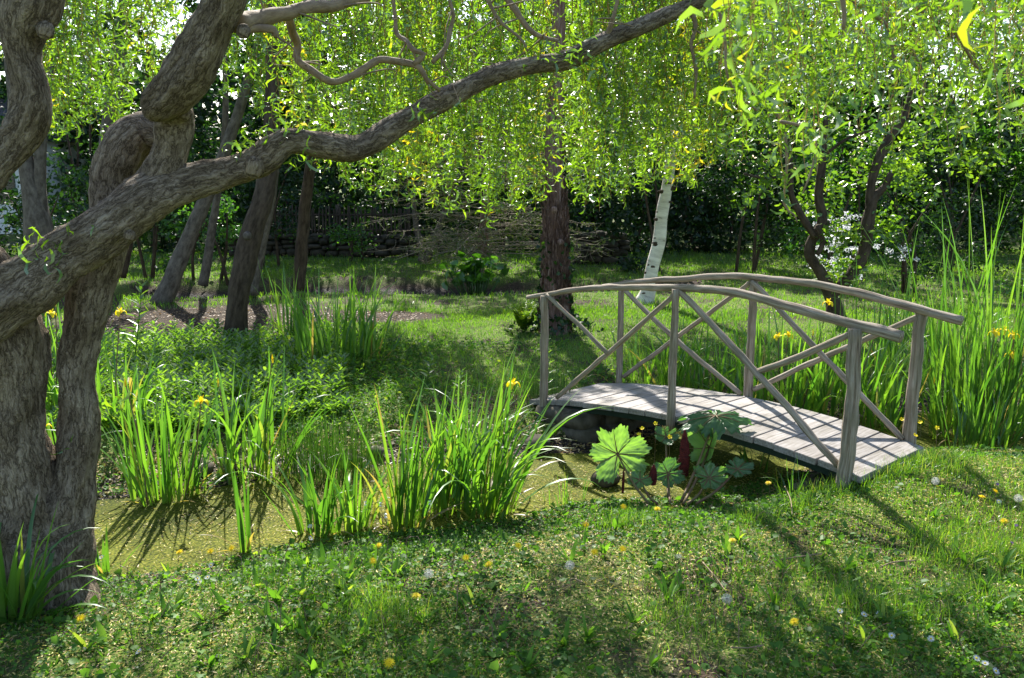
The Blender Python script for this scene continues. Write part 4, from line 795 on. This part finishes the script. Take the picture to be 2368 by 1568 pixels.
iris('tall iris stand left side of the right edge reed bed', 2240, 1010, 90, 1.15, .25, [(2160, 880, 0), (2300, 770, 1)], lean=.22, bend=.5, z=.02)
iris('yellow flowering iris stand at the right edge', 2345, 1000, 110, 1.15, .3, [(2345, 775, 1), (2338, 820, 1), (2322, 765, 1)], lean=.22, bend=.5, z=.02)
iris('bright short iris clump in front of the tall right stand', 2270, 1035, 60, .62, .2, lean=.3, bend=.5, z=.03)
iris('tall pale reeds rising above the right edge iris stand', 2285, 935, 90, 2.15, .42, lean=.13, bend=.6, z=.2, W=.024, name='reed_clump', cat='reed')
iris('thin tall reeds between the bridge rail end and the right stand', 2030, 860, 26, 1.5, .4, lean=.07, bend=.2, z=.2, W=.016, name='reed_clump', cat='reed')
iris('far iris stand behind the right bridge post', 2120, 880, 70, .9, .4, [(2085, 970, 0)], lean=.3, bend=.6, z=.1)
iris('reeds standing in the shaded water under the bridge deck', 1740, 1075, 14, .32, .1, lean=.15, bend=.4)
iris('thin green reeds at the water edge left of the giant lobed leaf', 1310, 1150, 20, .3, .12, lean=.2, bend=.3, z=.03, W=.009, name='reed_clump', cat='reed')
iris('dark strappy plant at the bottom left corner by the willow foot', 20, 1400, 60, .62, .09, lean=.5, bend=1.4, W=.032, z=.25, name='strappy_plant', cat='plant')
iris('grassy tuft beside the dark end post of the bridge', 1830, 1120, 26, .3, .07, lean=.3, bend=.5, z=.2, W=.007, name='grass_tuft', cat='grass')
rt = iris('fine upright rush tuft standing on the mud left of the arching irises', 770, 1085, 650, .55, .26, lean=.16, bend=.1, W=.0045, z=.05, name='rush_tuft', cat='rush', material='rush')
rt = iris('fine rush tuft behind the left end of the bridge', 1250, 930, 220, .4, .2, lean=.2, bend=.1, W=.0045, z=.2, name='rush_tuft', cat='rush', material='rush')

def leafy_stem(label, px, py, top_px, top_py, n, ls, y=None, z=.22):
    c = P(px, py, z) if y is None else PD(px, py, y); q = PD(top_px, top_py, c[1]); z0 = height(c[0], c[1]).item(); c[2] = z0; root = empty('leafy_stem', tuple(c), label, 'plant')
    m = MB(); pa = tube(m, [[*c, .008], [*((c+q)/2+rng.normal(0, .01, 3)), .006], [*q, .003]], 6, .08, 0, 1); m.build('stem', M['herb'], root)
    t_ = np.linspace(.25, 1, n); pos = c[None]*(1-t_[:, None])+q[None]*t_[:, None]; a = np.arange(n)*2.4; d = np.stack([np.cos(a), np.sin(a), .35+.6*t_**3], 1); m = MB()
    inst(m, LANCE*[1.1, 1, 1], OVF, pos, basis(d, np.tile([0, 0, 1.], (n, 1))), ls*(1.1-.6*t_)); m.build('leaves', M['herb'], root)
leafy_stem('tall leafy willowherb stem above the left bank herbs', 310, 860, 328, 660, 26, .2, z=.2)
leafy_stem('leafy shoot growing at the left end post of the bridge', 1262, 925, 1268, 812, 20, .13, z=.25)
leafy_stem('leafy shoot in the lawn behind the arching irises', 985, 900, 1000, 822, 16, .14, z=.22)
leafy_stem('second leafy shoot near the lawn behind the arching irises', 1060, 920, 1068, 858, 14, .12, z=.22)
leafy_stem('short leafy shoot between the yellow iris and the mud edge', 225, 900, 236, 800, 16, .13, z=.2)

# ferns
fr = empty('fern', tuple(P(1212, 768, .24)), 'pale green fern growing left of the redwood foot', 'fern'); m = MB(); c = P(1212, 768, .24)
for k in range(13):
    a = rng.uniform(0, 6.28); L = rng.uniform(.38, .5); cc = blades(MB(), np.array([c]), np.array([a]), np.array([L]), np.array([.01]), np.array([.2]), np.array([rng.uniform(.7, 1.1)]), 12)[0]
    for i in range(1, 12):
        w_ = .11*math.sin(math.pi*(i/12)**.7)+.01; tdir = cc[min(i+1, 11)]-cc[i-1]; sv = np.cross(tdir, [0, 0, 1]); sv = sv/np.linalg.norm(sv)
        for s_ in (-1, 1):
            for e in (0, .5):
                pos = cc[i]+(cc[i]-cc[i-1])*e; inst(m, LANCE*[.8, 1, 1], OVF, pos[None], basis((sv*s_+tdir*4)[None], np.array([[0, 0, 1.]])), w_)
m.build('fronds', M['near_leaf'], fr)
# arum clump by far pool
ar = empty('arum_clump', tuple(P(1100, 700, .02)), 'dark broad-leaved water plant standing at the far pool edge', 'plant'); c = P(1100, 700, .02); m = MB(); st = MB()
for k in range(60):
    a = rng.uniform(0, 6.28); r_ = rng.uniform(0, .35); h_ = rng.uniform(.35, .8); e = c+[math.cos(a)*r_*1.7, math.sin(a)*r_, h_]; tube(st, [[*(c+[math.cos(a)*r_*.6, math.sin(a)*r_*.6, -.05]), .01], [*e, .007]], 4, .3, 0, 1)
    inst(m, HEART*[.8, 1, 1], OVF, np.repeat(e[None], 2, 0), basis(rng.normal(size=(2, 3))*[1, 1, .4]), .17)
m.build('leaves', M['mid_leaf'], ar); st.build('stalks', M['rush'], ar)

# ------------------------------------------------------------------ gunnera
gu = empty('gunnera', tuple(P(1560, 1140, .12)), 'gunnera with huge lobed leaves and dark red flower cones in front of the bridge', 'plant')
def big_leaf(px, py, y, half_px, nrm, rot, cup=.25, squash=(1, 1), rnd=.5, lobes=7, fold=0., base=(1560, 1150)):
    c = PD(px, py, y); Rr = radius_at(half_px, y); nrm = np.array(nrm, float); nrm /= np.linalg.norm(nrm); u = np.cross([0, 0, 1], nrm); u = u/np.linalg.norm(u) if np.linalg.norm(u) > .05 else np.array([1., 0, 0]); v = np.cross(nrm, u)
    na, nr = 168, 16; V = []; cols = []
    for i in range(nr+1):
        f_ = i/nr
        for j in range(na):
            a = 2*math.pi*j/na; aw = a-rot+.12*math.sin(a*2+px)+.07*math.sin(a*5+py); lob = .66+.34*abs(math.cos(aw*lobes/2))**.8+.05*math.sin(a*3+px); teeth = 1+.13*((aw*lobes*1.6/3.1416) % 1.)-.06+.04*math.sin(a*47); notch = 1-.75*math.exp(-((((a-rot+math.pi) % (2*math.pi))-math.pi)/.16)**2)
            r_ = f_*lob*teeth**(f_*f_)*(1-(1-notch)*f_)*Rr; w_ = .05*Rr*math.sin(aw*lobes*1.5+1)*f_+.015*Rr*math.sin(a*41+f_*9)*f_*f_+.02*Rr*math.sin(f_*22+a*7)*f_
            x_, y_ = math.cos(a)*r_*squash[0], math.sin(a)*r_*squash[1]; zz = cup*r_*r_/Rr+w_+fold*abs(x_)
            V.append(c+u*x_+v*y_+nrm*zz); cols.append(min(1, max(0, rnd+.25*math.sin(a*lobes*2)*f_-.3*f_*f_+.1*math.sin(a*31+f_*20))))
    i = np.arange((nr+1)*na).reshape(nr+1, na); F = np.stack([i[:-1], np.roll(i[:-1], -1, 1), np.roll(i[1:], -1, 1), i[1:]], 2).reshape(-1, 4)
    m = MB(); m.add(V, F, np.array(cols)); lf = m.build('leaf', M['gunnera'], gu)
    # raised veins and stalk
    m = MB(); b = P(base[0], base[1], .1); mid = (b+c)/2+[0, 0, -.03]; tube(m, [[*b, .01], [*mid, .009], [*(c-nrm*.004), .006]], 7, .05, .1, 20)
    for k in range(lobes):
        a = rot+2*math.pi*(k+.5)/lobes
        if k in (0, lobes-1) and False: continue
        pts = []
        for f_ in (0, .35, .7, .93):
            r_ = f_*Rr*1.0; x_, y_ = math.cos(a)*r_*squash[0], math.sin(a)*r_*squash[1]; pts.append([*(c+u*x_+v*y_+nrm*(cup*r_*r_/Rr+fold*abs(x_)+.003)), .005*(1.1-f_)])
        tube(m, pts, 5, .03, 0, 1)
    m.build('leaf_stalk', M['stalk'], gu)
big_leaf(1428, 1050, 6.15, 72, (.1, -1, .25), 4.9, .3, (1, .98), .95, 7, base=(1500, 1165))
big_leaf(1655, 962, 6.35, 98, (.12, -.3, 1), 1.6, -.25, (1.05, .55), .1, 7, base=(1575, 1160))
big_leaf(1640, 1035, 6.25, 46, (-.3, -.5, .3), 1.7, .8, (.8, 1.1), 1., 5, fold=.9, base=(1580, 1165))
big_leaf(1545, 1095, 6.05, 42, (.1, -.8, .5), .4, .3, (1, .9), .1, 6, base=(1550, 1165))
big_leaf(1640, 1105, 6.05, 48, (.2, -.7, .6), 3.2, .3, (1, .8), .6, 7, base=(1590, 1165))
big_leaf(1705, 1085, 6.1, 40, (.3, -.6, .8), 2.2, .2, (1.1, .7), .2, 6, base=(1610, 1165))
big_leaf(1540, 1010, 6.4, 30, (0, -.6, .7), 1., .3, (1, .9), .2, 5, base=(1545, 1150))
big_leaf(1480, 1110, 6.0, 30, (-.2, -.7, .6), 1., .3, (1, .8), .5, 5, base=(1520, 1165))
for (px, pyt, pyb, y, hw) in [(1581, 995, 1100, 6.15, 15), (1509, 1075, 1120, 6.0, 11), (1440, 1080, 1140, 6.0, 4)]:
    a = PD(px, pyb, y); b = PD(px+3, pyt, y); r_ = radius_at(hw*.8, y); m = MB(); pts = [[*(a*(1-t)+b*t), r_*(.8+.35*math.sin(t*2.2))*(1-t**2.5*.93)] for t in np.linspace(0, 1, 9)]
    tube(m, pts, 14, .01, .1, 20, True, 3)
    n = 420; t = rng.random(n)**1.1; ang = rng.uniform(0, 6.28, n); rr = r_*(.8+.35*np.sin(t*2.2))*(1-t**2.5*.93); pos = a[None]*(1-t[:, None])+b[None]*t[:, None]; pos[:, 0] += np.cos(ang)*rr; pos[:, 1] += np.sin(ang)*rr
    inst(m, ICO1[0], ICO1[1], pos, np.tile(np.eye(3), (n, 1, 1)), r_*.17); m.build('flower_cone', M['red_cone'], gu)

# ------------------------------------------------------------------ ground cover
def scatter(n, x0, x1, y0, y1, fov=.63, extra=.7):
    y = np.sqrt(rng.uniform(y0**2, y1**2, n)) if y1 > y0 else np.full(n, y0); x = rng.uniform(-1, 1, n)*(y*fov+extra); k = (x > x0) & (x < x1); return x[k], y[k]
def cover_z(x, y): return height(x, y)
def dry(x, y): return (poly_sd(x, y, STREAM) > .06) & (poly_sd(x, y, POND) > .05)
litc = P(500, 738, .25)[:2]
def litter_area(x, y):
    return (((x-(-4.1))/1.9)**2+((y-12.4)/1.35)**2 < 1+.25*vnoise(x, y, 3)) | (((x+2.2)/1.3)**2+((y-12.8)/.5)**2 < 1)
# near bank: broad little leaves
m = MB(); x, y = scatter(210000, -9, 9, 3.0, 6.6); d = poly_sd(x, y, STREAM); nearside = y < 6.3+.0*x
dn = .45+.5*vnoise(x, y, 2.2)+.3*vnoise(x, y, 6.1)-.22*np.clip((x-.8)/1.5, 0, 1); k = (d > .01) & (rng.random(len(x)) < np.clip(dn+.3*(d < .25), .05, 1)); x, y = x[k], y[k]
n = len(x); z = cover_z(x, y)+rng.uniform(.004, .04, n); dd = rng.normal(size=(n, 3)); dd[:, 2] = np.abs(dd[:, 2])*.5; up = rng.normal(0, .5, (n, 3)); up[:, 2] += 1
sz = np.where(rng.random(n) < .06, rng.uniform(.024, .045, n), rng.uniform(.007, .019, n)); inst(m, HEART, OVF, np.stack([x, y, z], 1), basis(dd, up), sz, np.clip(rng.random(n)*.8+.25*vnoise(x, y, 1.5, 1.), 0, 1))
for _ in range(90):                                    # rosettes and upright weed leaves
    px = rng.uniform(150, 2400); py = rng.uniform(1200, 1560); c = P(px, py, .24); q = poly_sd(c[:1], c[1:2], STREAM)[0]
    if q < .05: continue
    k_ = int(rng.integers(4, 9)); c[2] = height(c[0], c[1]); blades(m, np.tile(c, (k_, 1))+rng.normal(0, .006, (k_, 3)), rng.uniform(0, 6.28, k_), rng.uniform(.05, .15, k_), rng.uniform(.014, .034, k_), rng.uniform(.2, 1.0, k_), rng.uniform(.2, .9, k_), 6, 1.5, .3, rnd=rng.uniform(.3, 1, k_), w0=.25)
# far left bank herbs
x, y = scatter(90000, -8, 1.2, 6.2, 10.8); k = (poly_sd(x, y, STREAM) > .55) & dry(x, y) & (rng.random(len(x)) < np.clip(.7+.5*vnoise(x, y, 2)-.75*np.clip((x+1.2)/1.2, 0, 1), .02, 1)); x, y = x[k], y[k]; n = len(x); h2 = np.where((y > 8.3) & (x < -1.4), .16, .06)
dd = rng.normal(size=(n, 3)); dd[:, 2] = np.abs(dd[:, 2])*.5; up = rng.normal(0, .4, (n, 3)); up[:, 2] += 1; inst(m, OVAL, OVF, np.stack([x, y, height(x, y)+rng.random(n)*h2], 1), basis(dd, up), rng.uniform(.02, .05, n)*np.where(y > 8.3, 1.3, 1.))
tag(m.build('ground_cover', M['cover']), 'low ivy, clover and creeping leaves covering the banks', 'ground cover', kind='stuff')
# herbs clumps standing higher on the left bank
m = MB()
for _ in range(1500):
    px = rng.uniform(90, 800); py = rng.uniform(790, 1010)-.12*(px-400)*(px > 400); c = P(px, py, .2)
    if not dry(np.array([c[0]]), np.array([c[1]]))[0] or litter_area(np.array([c[0]]), np.array([c[1]]))[0]: continue
    h_ = rng.uniform(.08, .3 if py < 950 else .14); n = 13; t_ = np.linspace(.2, 1, n); a = np.arange(n)*2.4+rng.random()*6; pos = c+np.stack([rng.normal(0, .01, n), rng.normal(0, .01, n), t_*h_], 1)
    inst(m, LANCE*[1.3, 1, 1], OVF, pos, basis(np.stack([np.cos(a), np.sin(a), .3+t_*.6], 1), np.tile([0, 0, 1.], (n, 1))), rng.uniform(.07, .15)*(1.1-.5*t_), np.clip(.15+rng.random()*.7+rng.random(n)*.3, 0, 1))
tag(m.build('bank_herbs', M['herb']), 'knee-high leafy herbs massed on the left bank', 'ground cover', kind='stuff')
# grass
m = MB()
def grass(n, y0, y1, L, W, keep, ns=3, x0=-20, x1=20):
    x, y = scatter(n, x0, x1, y0, y1); k = dry(x, y) & (rng.random(len(x)) < keep(x, y)) & ~litter_area(x, y) & (poly_sd(x, y, POND) > .42+.2*vnoise(x, y, 2.3)); x, y = x[k], y[k]; n = len(x); z = height(x, y); k2 = z > .06; x, y, z = x[k2], y[k2], z[k2]; n = len(x)
    tuft = .6+.5*vnoise(x, y, 3.1)
    blades(m, np.stack([x, y, z-.005], 1), rng.uniform(0, 6.28, n), L*rng.uniform(.4, 1.2, n)*np.clip(tuft, .45, 1.3), W*rng.uniform(.6, 1.3, n), np.abs(rng.normal(0, .35, n)), rng.uniform(.1, 1.1, n), ns, 1.5, rnd=np.clip(rng.random(n)*.8+.2*vnoise(x, y, 1.7), 0, 1))
grass(60000, 3.0, 6.8, .12, .0032, lambda x, y: np.clip(.5+.6*vnoise(x, y, 1.4, .3), 0.05, 1)*np.clip((x-.1)/1.2, 0, 1), 5)
grass(150000, 3.0, 6.6, .08, .003, lambda x, y: np.clip(.35+.6*vnoise(x, y, 1.9, .7)+.55*np.clip((x-.3)/1.5, 0, 1), .08, 1), 4)
grass(230000, 6.8, 13.5, .1, .0065, lambda x, y: np.clip(.75+.5*vnoise(x, y, 1.3)-.75*(x < -1.3-.1*y), 0.02, 1), 3, -4, 14)
grass(170000, 12.5, 23, .15, .012, lambda x, y: np.clip(.7+.4*vnoise(x, y, 1.3), .2, 1)*np.where(y > 17, 1, .75), 3)
for i in range(26):
    px, py = [(1995, 1098), (2030, 1100), (2060, 1092), (2100, 1085), (2135, 1078), (2160, 1095), (2010, 1115), (2190, 1085), (1960, 1110), (1900, 1115), (860, 1400), (930, 1430), (880, 1440), (2180, 1300), (2250, 1380), (1960, 1130), (2080, 1110), (2150, 1250), (1750, 1190), (2300, 1280), (1440, 1200), (1850, 1160), (2000, 1400), (2120, 1420), (1550, 1420), (2200, 1120)][i]; c = P(px, py, .25); n = 260
    x = c[0]+rng.normal(0, .09, n); y = c[1]+rng.normal(0, .07, n); blades(m, np.stack([x, y, height(x, y)], 1), rng.uniform(0, 6.28, n), rng.uniform(.06, .16, n), np.full(n, .0025), np.abs(rng.normal(0, .4, n)), rng.uniform(.2, 1.2, n), 4, 1.5)
tag(m.build('grass', M['grass']), 'fresh green grass of the lawn and banks', 'grass', kind='stuff')
# fallen leaves
m = MB(); x, y = scatter(120000, -9, 9, 3.0, 9.5); k = rng.random(len(x)) < np.clip(.5+.45*vnoise(x, y, 2.7)+.25*(y > 4.4), .12, 1)*np.where(y < 6.8, 1, .25)*np.where(poly_sd(x, y, STREAM) < 0, .75, 1); x, y = x[k], y[k]; n = len(x); z = np.maximum(height(x, y), 0)+.006+rng.random(n)*.008*(height(x, y) > .02)
for kk in range(9):
    q = slice(kk, None, 9); nn = len(x[q]); dd = rng.normal(size=(nn, 3)); dd[:, 2] *= .1; up = rng.normal(0, .25, (nn, 3)); up[:, 2] += 1
    V, F = CURLY[kk]; inst(m, V*[1.3, 1, .5], F, np.stack([x[q], y[q], z[q]], 1), basis(dd, up), rng.uniform(.014, .036, nn), rng.random(nn)**1.2)
x, y = scatter(45000, -9, 9, 3.0, 6.7); k = (rng.random(len(x)) < np.clip(.55+.5*vnoise(x, y, 2.7, 2.)+.2*vnoise(x, y, 8), .12, 1)) & (poly_sd(x, y, STREAM) > 0); x, y = x[k], y[k]; n = len(x)
dd = rng.normal(size=(n, 3)); dd[:, 2] *= .25; up = rng.normal(0, .35, (n, 3)); up[:, 2] += 1; inst(m, LANCE, OVF, np.stack([x, y, height(x, y)+rng.uniform(.004, .022, n)], 1), basis(dd, up), rng.uniform(.012, .034, n), rng.random(n)**.8)
x, y = scatter(60000, -9, 9, 5.8, 9.0); q = poly_sd(x, y, STREAM); k = (q > 0) & (q < .6) & (rng.random(len(x)) < .5); x, y = x[k], y[k]; n = len(x)
dd = rng.normal(size=(n, 3)); dd[:, 2] *= .3; up = rng.normal(0, .5, (n, 3)); up[:, 2] += 1; inst(m, OVAL, OVF, np.stack([x, y, np.maximum(height(x, y), 0)+.008], 1), basis(dd, up), rng.uniform(.015, .05, n), rng.uniform(.7, 1, n))
x = rng.uniform(-6.2, -1.2, 7000); y = rng.uniform(10.6, 14.2, 7000); k = litter_area(x, y) & (rng.random(7000) < .6); x, y = x[k], y[k]; n = len(x); dd = rng.normal(size=(n, 3)); dd[:, 2] *= .15; up = rng.normal(0, .3, (n, 3)); up[:, 2] += 1
inst(m, OVAL, OVF, np.stack([x, y, height(x, y)+.012], 1), basis(dd, up), rng.uniform(.02, .05, n), rng.uniform(.93, 1., n))
tag(m.build('fallen_leaves', M['litter']), 'small yellow and brown fallen leaves on ground and water', 'leaf litter', kind='stuff')
m = MB()
for i in range(130):
    px = rng.uniform(250, 2350); py = rng.uniform(1210, 1560); c = P(px, py, .25)
    if poly_sd(c[:1], c[1:2], STREAM)[0] < .05: continue
    c[2] = height(c[0], c[1]); e = c+[rng.normal(0, .05), rng.normal(0, .03), rng.uniform(.05, .17)]; e2 = e+[rng.normal(0, .035), rng.normal(0, .02), rng.uniform(-.05, .05)]
    tube(m, [[*c, .0018], [*e, .0016], [*e2, .0013]], 4, .03, 0, 1, False, rnd=rng.random()*.6+.4)
tag(m.build('dry_stalks', M['stem']), 'thin dry flower stalks standing all over the near bank', 'stalks', kind='stuff')
# dead twigs
for i, (pts, lb) in enumerate([([(1775, 1300), (1830, 1290), (1900, 1280)], 'thin bent dead stem lying in the grass at right'), ([(2035, 1312), (2065, 1300), (2118, 1296)], 'pale curved twig lying in the grass below the bridge end'), ([(1625, 1300), (1655, 1335), (1680, 1370)], 'pinkish dead stem slanting beside the right dandelion clock'), ([(1300, 1358), (1325, 1338), (1352, 1350)], 'pinkish arched dead stem in the middle of the bank'), ([(1690, 1497), (1730, 1498), (1765, 1492)], 'straight pale twig near the bottom of the bank'), ([(1815, 1125), (1828, 1155), (1832, 1190)], 'upright bare stalk near the gunnera and bridge end')]):
    m = MB(); tube(m, [[*P(a, b, .285), .0035] for a, b in pts], 5, .03, .1, 20, True, i); tag(m.build('dead_twig', M['branch_bark']), lb, 'twig', 'dead stems on the near bank')

# ------------------------------------------------------------------ single flowers
def upright(name, label, cat, px, py, hgt, head, hm, group, tilt=None, rad=.02, stemr=.0016):
    q = P(px, py, .26+hgt); g0 = height(q[0], q[1]).item(); q = P(px, py, max(g0, 0)+hgt); root = empty(name, (q[0], q[1], g0), label, cat, group)
    m = MB(); b = q.copy(); b[2] = g0-.01; b[:2] += rng.normal(0, .012, 2); tube(m, [[*b, stemr], [*((b+q)/2+rng.normal(0, .004, 3)), stemr], [*q, stemr*.8]], 5, .03, 0, 1, rnd=rng.random()); m.build('stem', M['stem'], root)
    d = np.array([[rng.normal(0, .35), -.55+rng.normal(0, .25), 1.]]) if tilt is None else np.array([tilt]); Bm = basis(d, np.array([[1., .1, 0]]))[0]; Bm = np.stack([Bm[:, 0], Bm[:, 2], Bm[:, 1]], 1)
    for nm, (V, F, rn), mt in head:
        mm = MB(); mm.add((V@Bm.T)*rad+q, F, rn); mm.build(nm, M[mt], root)
    return root
def rays(n, rows, w_, droop=.1, rin=.1):
    V, F, A = [], [], []
    for r_ in range(rows):
        for k in range(n):
            a = 2*math.pi*(k+.5*r_)/n+rng.normal(0, .06); L = (1-.25*r_)*rng.uniform(.9, 1.05); z1 = .1*r_+rng.normal(0, .04)-droop*(r_ == 0); b = len(V); c_, s_ = math.cos(a), math.sin(a)
            for (rr, ww, zz) in ((rin, w_*.5, .02+.06*r_), (L*.6, w_, .08+.12*r_), (L, w_*.6, z1+.1)):
                V += [[c_*rr-s_*ww, s_*rr+c_*ww, zz], [c_*rr+s_*ww, s_*rr-c_*ww, zz]]
            F += [[b, b+1, b+3, b+2], [b+2, b+3, b+5, b+4]]; A += [rng.random()]*6
    return np.array(V), np.array(F), np.array(A)
dome = (ICO2[0]*[.3, .3, .18]+[0, 0, .08], ICO2[1], .3)
dand = [(875, 1262, 'beside the leftmost water irises on the sunlit bank'), (1198, 1262, 'in the middle of the bank below the arching irises'), (1130, 1305, 'below left of the middle dandelion, tilted to the left'), (1078, 1290, 'half closed, left of the tilted one'), (1375, 1277, 'small one right of the grey seed clock'), (1355, 1213, 'tilted, on the bank left of the gunnera'), (1440, 1270, 'next to two dark upright leaves'), (1442, 1172, 'open, nearest the gunnera leaf'), (1520, 1177, 'small one at the foot of the red cones'), (963, 1378, 'just behind the bright grass tuft'), (900, 1533, 'large one lowest in the photo, by the grass tuft'), (187, 1430, 'in the shade right of the strappy plant'), (535, 1268, 'at the water edge, right one of three'), (487, 1275, 'at the water edge, middle one of three'), (415, 1277, 'at the water edge, left one of three'), (862, 1297, 'low and flat, left bank below the iris stems'), (1694, 1250, 'on the grass below the bridge'), (1837, 1438, 'in the shaded lower right grass'), (1777, 1117, 'by the dark corner under the bridge end'), (2271, 1149, 'rightmost pair, left flower'), (2302, 1136, 'rightmost pair, right flower'), (2322, 1205, 'side-on near the right edge')]
for px, py, lb in dand: upright('dandelion', 'yellow dandelion flower '+lb, 'dandelion', px, py, rng.uniform(.05, .09), [('flower_head', rays(26, 4, .05), 'yellow')], 'yellow', 'dandelions on the near bank', rad=.023 if py < 1500 else .026)
clk = [(992, 1326, 'on the sunlit bank in the middle left'), (1318, 1307, 'grey, in the shaded middle of the bank'), (1972, 1042, 'in front of the bridge end post'), (2163, 1112, 'right of the bridge end above the grass'), (2355, 1152, 'at the right edge of the grass'), (1681, 1384, 'in the lower middle, beside the pink stem')]
for px, py, lb in clk:
    n = 110; i = np.arange(n)+.5; ph = np.arccos(1-2*i/n); th_ = np.pi*(1+5**.5)*i; dirs = np.stack([np.cos(th_)*np.sin(ph), np.sin(th_)*np.sin(ph), np.cos(ph)], 1); fm = MB()
    st = np.array([[-.02, 0, 0], [.02, 0, 0], [.015, .7, 0], [-.015, .7, 0], [-.28, 1, .1], [0, .74, 0], [.28, 1, .1], [.04, .7, 0], [0, 1., -.25], [-.04, .72, 0], [0, 1, .3], [.03, .7, 0]]); sf = np.array([[0, 1, 2, 3]]); tf3 = np.array([[4, 5, 7], [6, 5, 9], [8, 5, 7], [10, 5, 9]])
    inst(fm, st, [sf, tf3], np.zeros((n, 3)), basis(dirs), 1.); V = np.concatenate(fm.v); F = fm.f
    upright('dandelion_clock', 'white fluffy dandelion seed head '+lb, 'seed head', px, py, rng.uniform(.1, .16), [('fluff', (V, F, .5), 'fluff'), ('seed_core', (ICO1[0]*.18, ICO1[1], .5), 'dark_bark')], 'fluff', 'dandelion seed heads', rad=.026)
dais = [(321, 1507, 'large one at the lower left'), (457, 1338, 'left flower of the little daisy group'), (480, 1335, 'right flower of the little daisy group'), (462, 1346, 'lowest flower of the little daisy group'), (488, 1307, 'above the little daisy group near the water'), (717, 1217, 'at the foot of the leftmost water irises, upper one'), (718, 1245, 'at the foot of the leftmost water irises, lower one'), (2033, 1420, 'bluish white, in the shaded lower right'), (2062, 1470, 'below right of the bluish white daisy'), (1942, 1413, 'left of the bluish white daisy'), (1998, 1421, 'seen edge-on beside the bluish white daisy'), (2153, 1477, 'tall narrow one seen edge-on at lower right'), (2258, 1522, 'upper of the bottom right trio'), (2278, 1534, 'middle of the bottom right trio'), (2303, 1552, 'lowest of the bottom right trio'), (235, 1288, 'closed one beside the small iris at the willow foot'), (2310, 1160, 'near the right edge by the seed head')]
for px, py, lb in dais: upright('daisy', 'white daisy '+lb, 'daisy', px, py, rng.uniform(.035, .06), [('petals', rays(24, 1, .07, -.08, .2), 'white'), ('centre', dome, 'yellow')], 'white', 'daisies in the grass', rad=.0155, stemr=.0012)
butt = [(1485, 991, 'middle of three above the giant lobed leaf'), (1516, 980, 'topmost of three above the giant lobed leaf'), (1477, 1005, 'lowest of three above the giant lobed leaf'), (1549, 1011, 'left of the tall red cone'), (2086, 970, 'topmost behind the bridge end'), (2117, 1007, 'at the foot of the far end post'), (2167, 990, 'over the water right of the far end post'), (2129, 977, 'just right of the far end post')]
for px, py, lb in butt: upright('buttercup', 'yellow buttercup '+lb, 'buttercup', px, py, .36 if px < 1600 else .2, [('petals', rays(5, 1, .4, -.3, .05), 'yellow')], 'yellow', 'buttercups by the bridge', rad=.018)
wb = [(845, 1160, 'leftmost of the white bells by the irises'), (880, 1162, 'second white bell from the left by the irises'), (892, 1188, 'lowest white bell by the irises'), (956, 1127, 'white bell in front of the tall dark-rooted iris'), (994, 1158, 'rightmost white bell by the irises')]
for px, py, lb in wb:
    V = np.concatenate([rays(6, 1, .2, .6, .05)[0]*.7+[dx, 0, dz_] for dx, dz_ in ((0, 0), (.6, -.5), (-.5, -1.1), (.3, -1.6))]); f0 = rays(6, 1, .2)[1]; F = np.concatenate([f0+36*k for k in range(4)])
    upright('white_bell_flower', lb, 'flower', px, py, .17, [('petals', (V, F, .5), 'white')], 'white', 'white bell flowers by the irises', tilt=[0, 0, 1.], rad=.014)
for px, py, lb in [(2307, 1120, 'upper'), (2350, 1215, 'middle'), (2340, 1255, 'lower')]: upright('clover_flower', lb+' purple clover flower at the right edge', 'clover', px, py, .07, [('flower_head', (np.concatenate([rays(14, 3, .07)[0]]), rays(14, 3, .07)[1], .5), 'purple')], 'purple', 'purple flowers at the right edge', rad=.012)
print('verts', sum(len(o.data.vertices) for o in bpy.data.objects if o.type == 'MESH'), 'objects', len(bpy.data.objects))
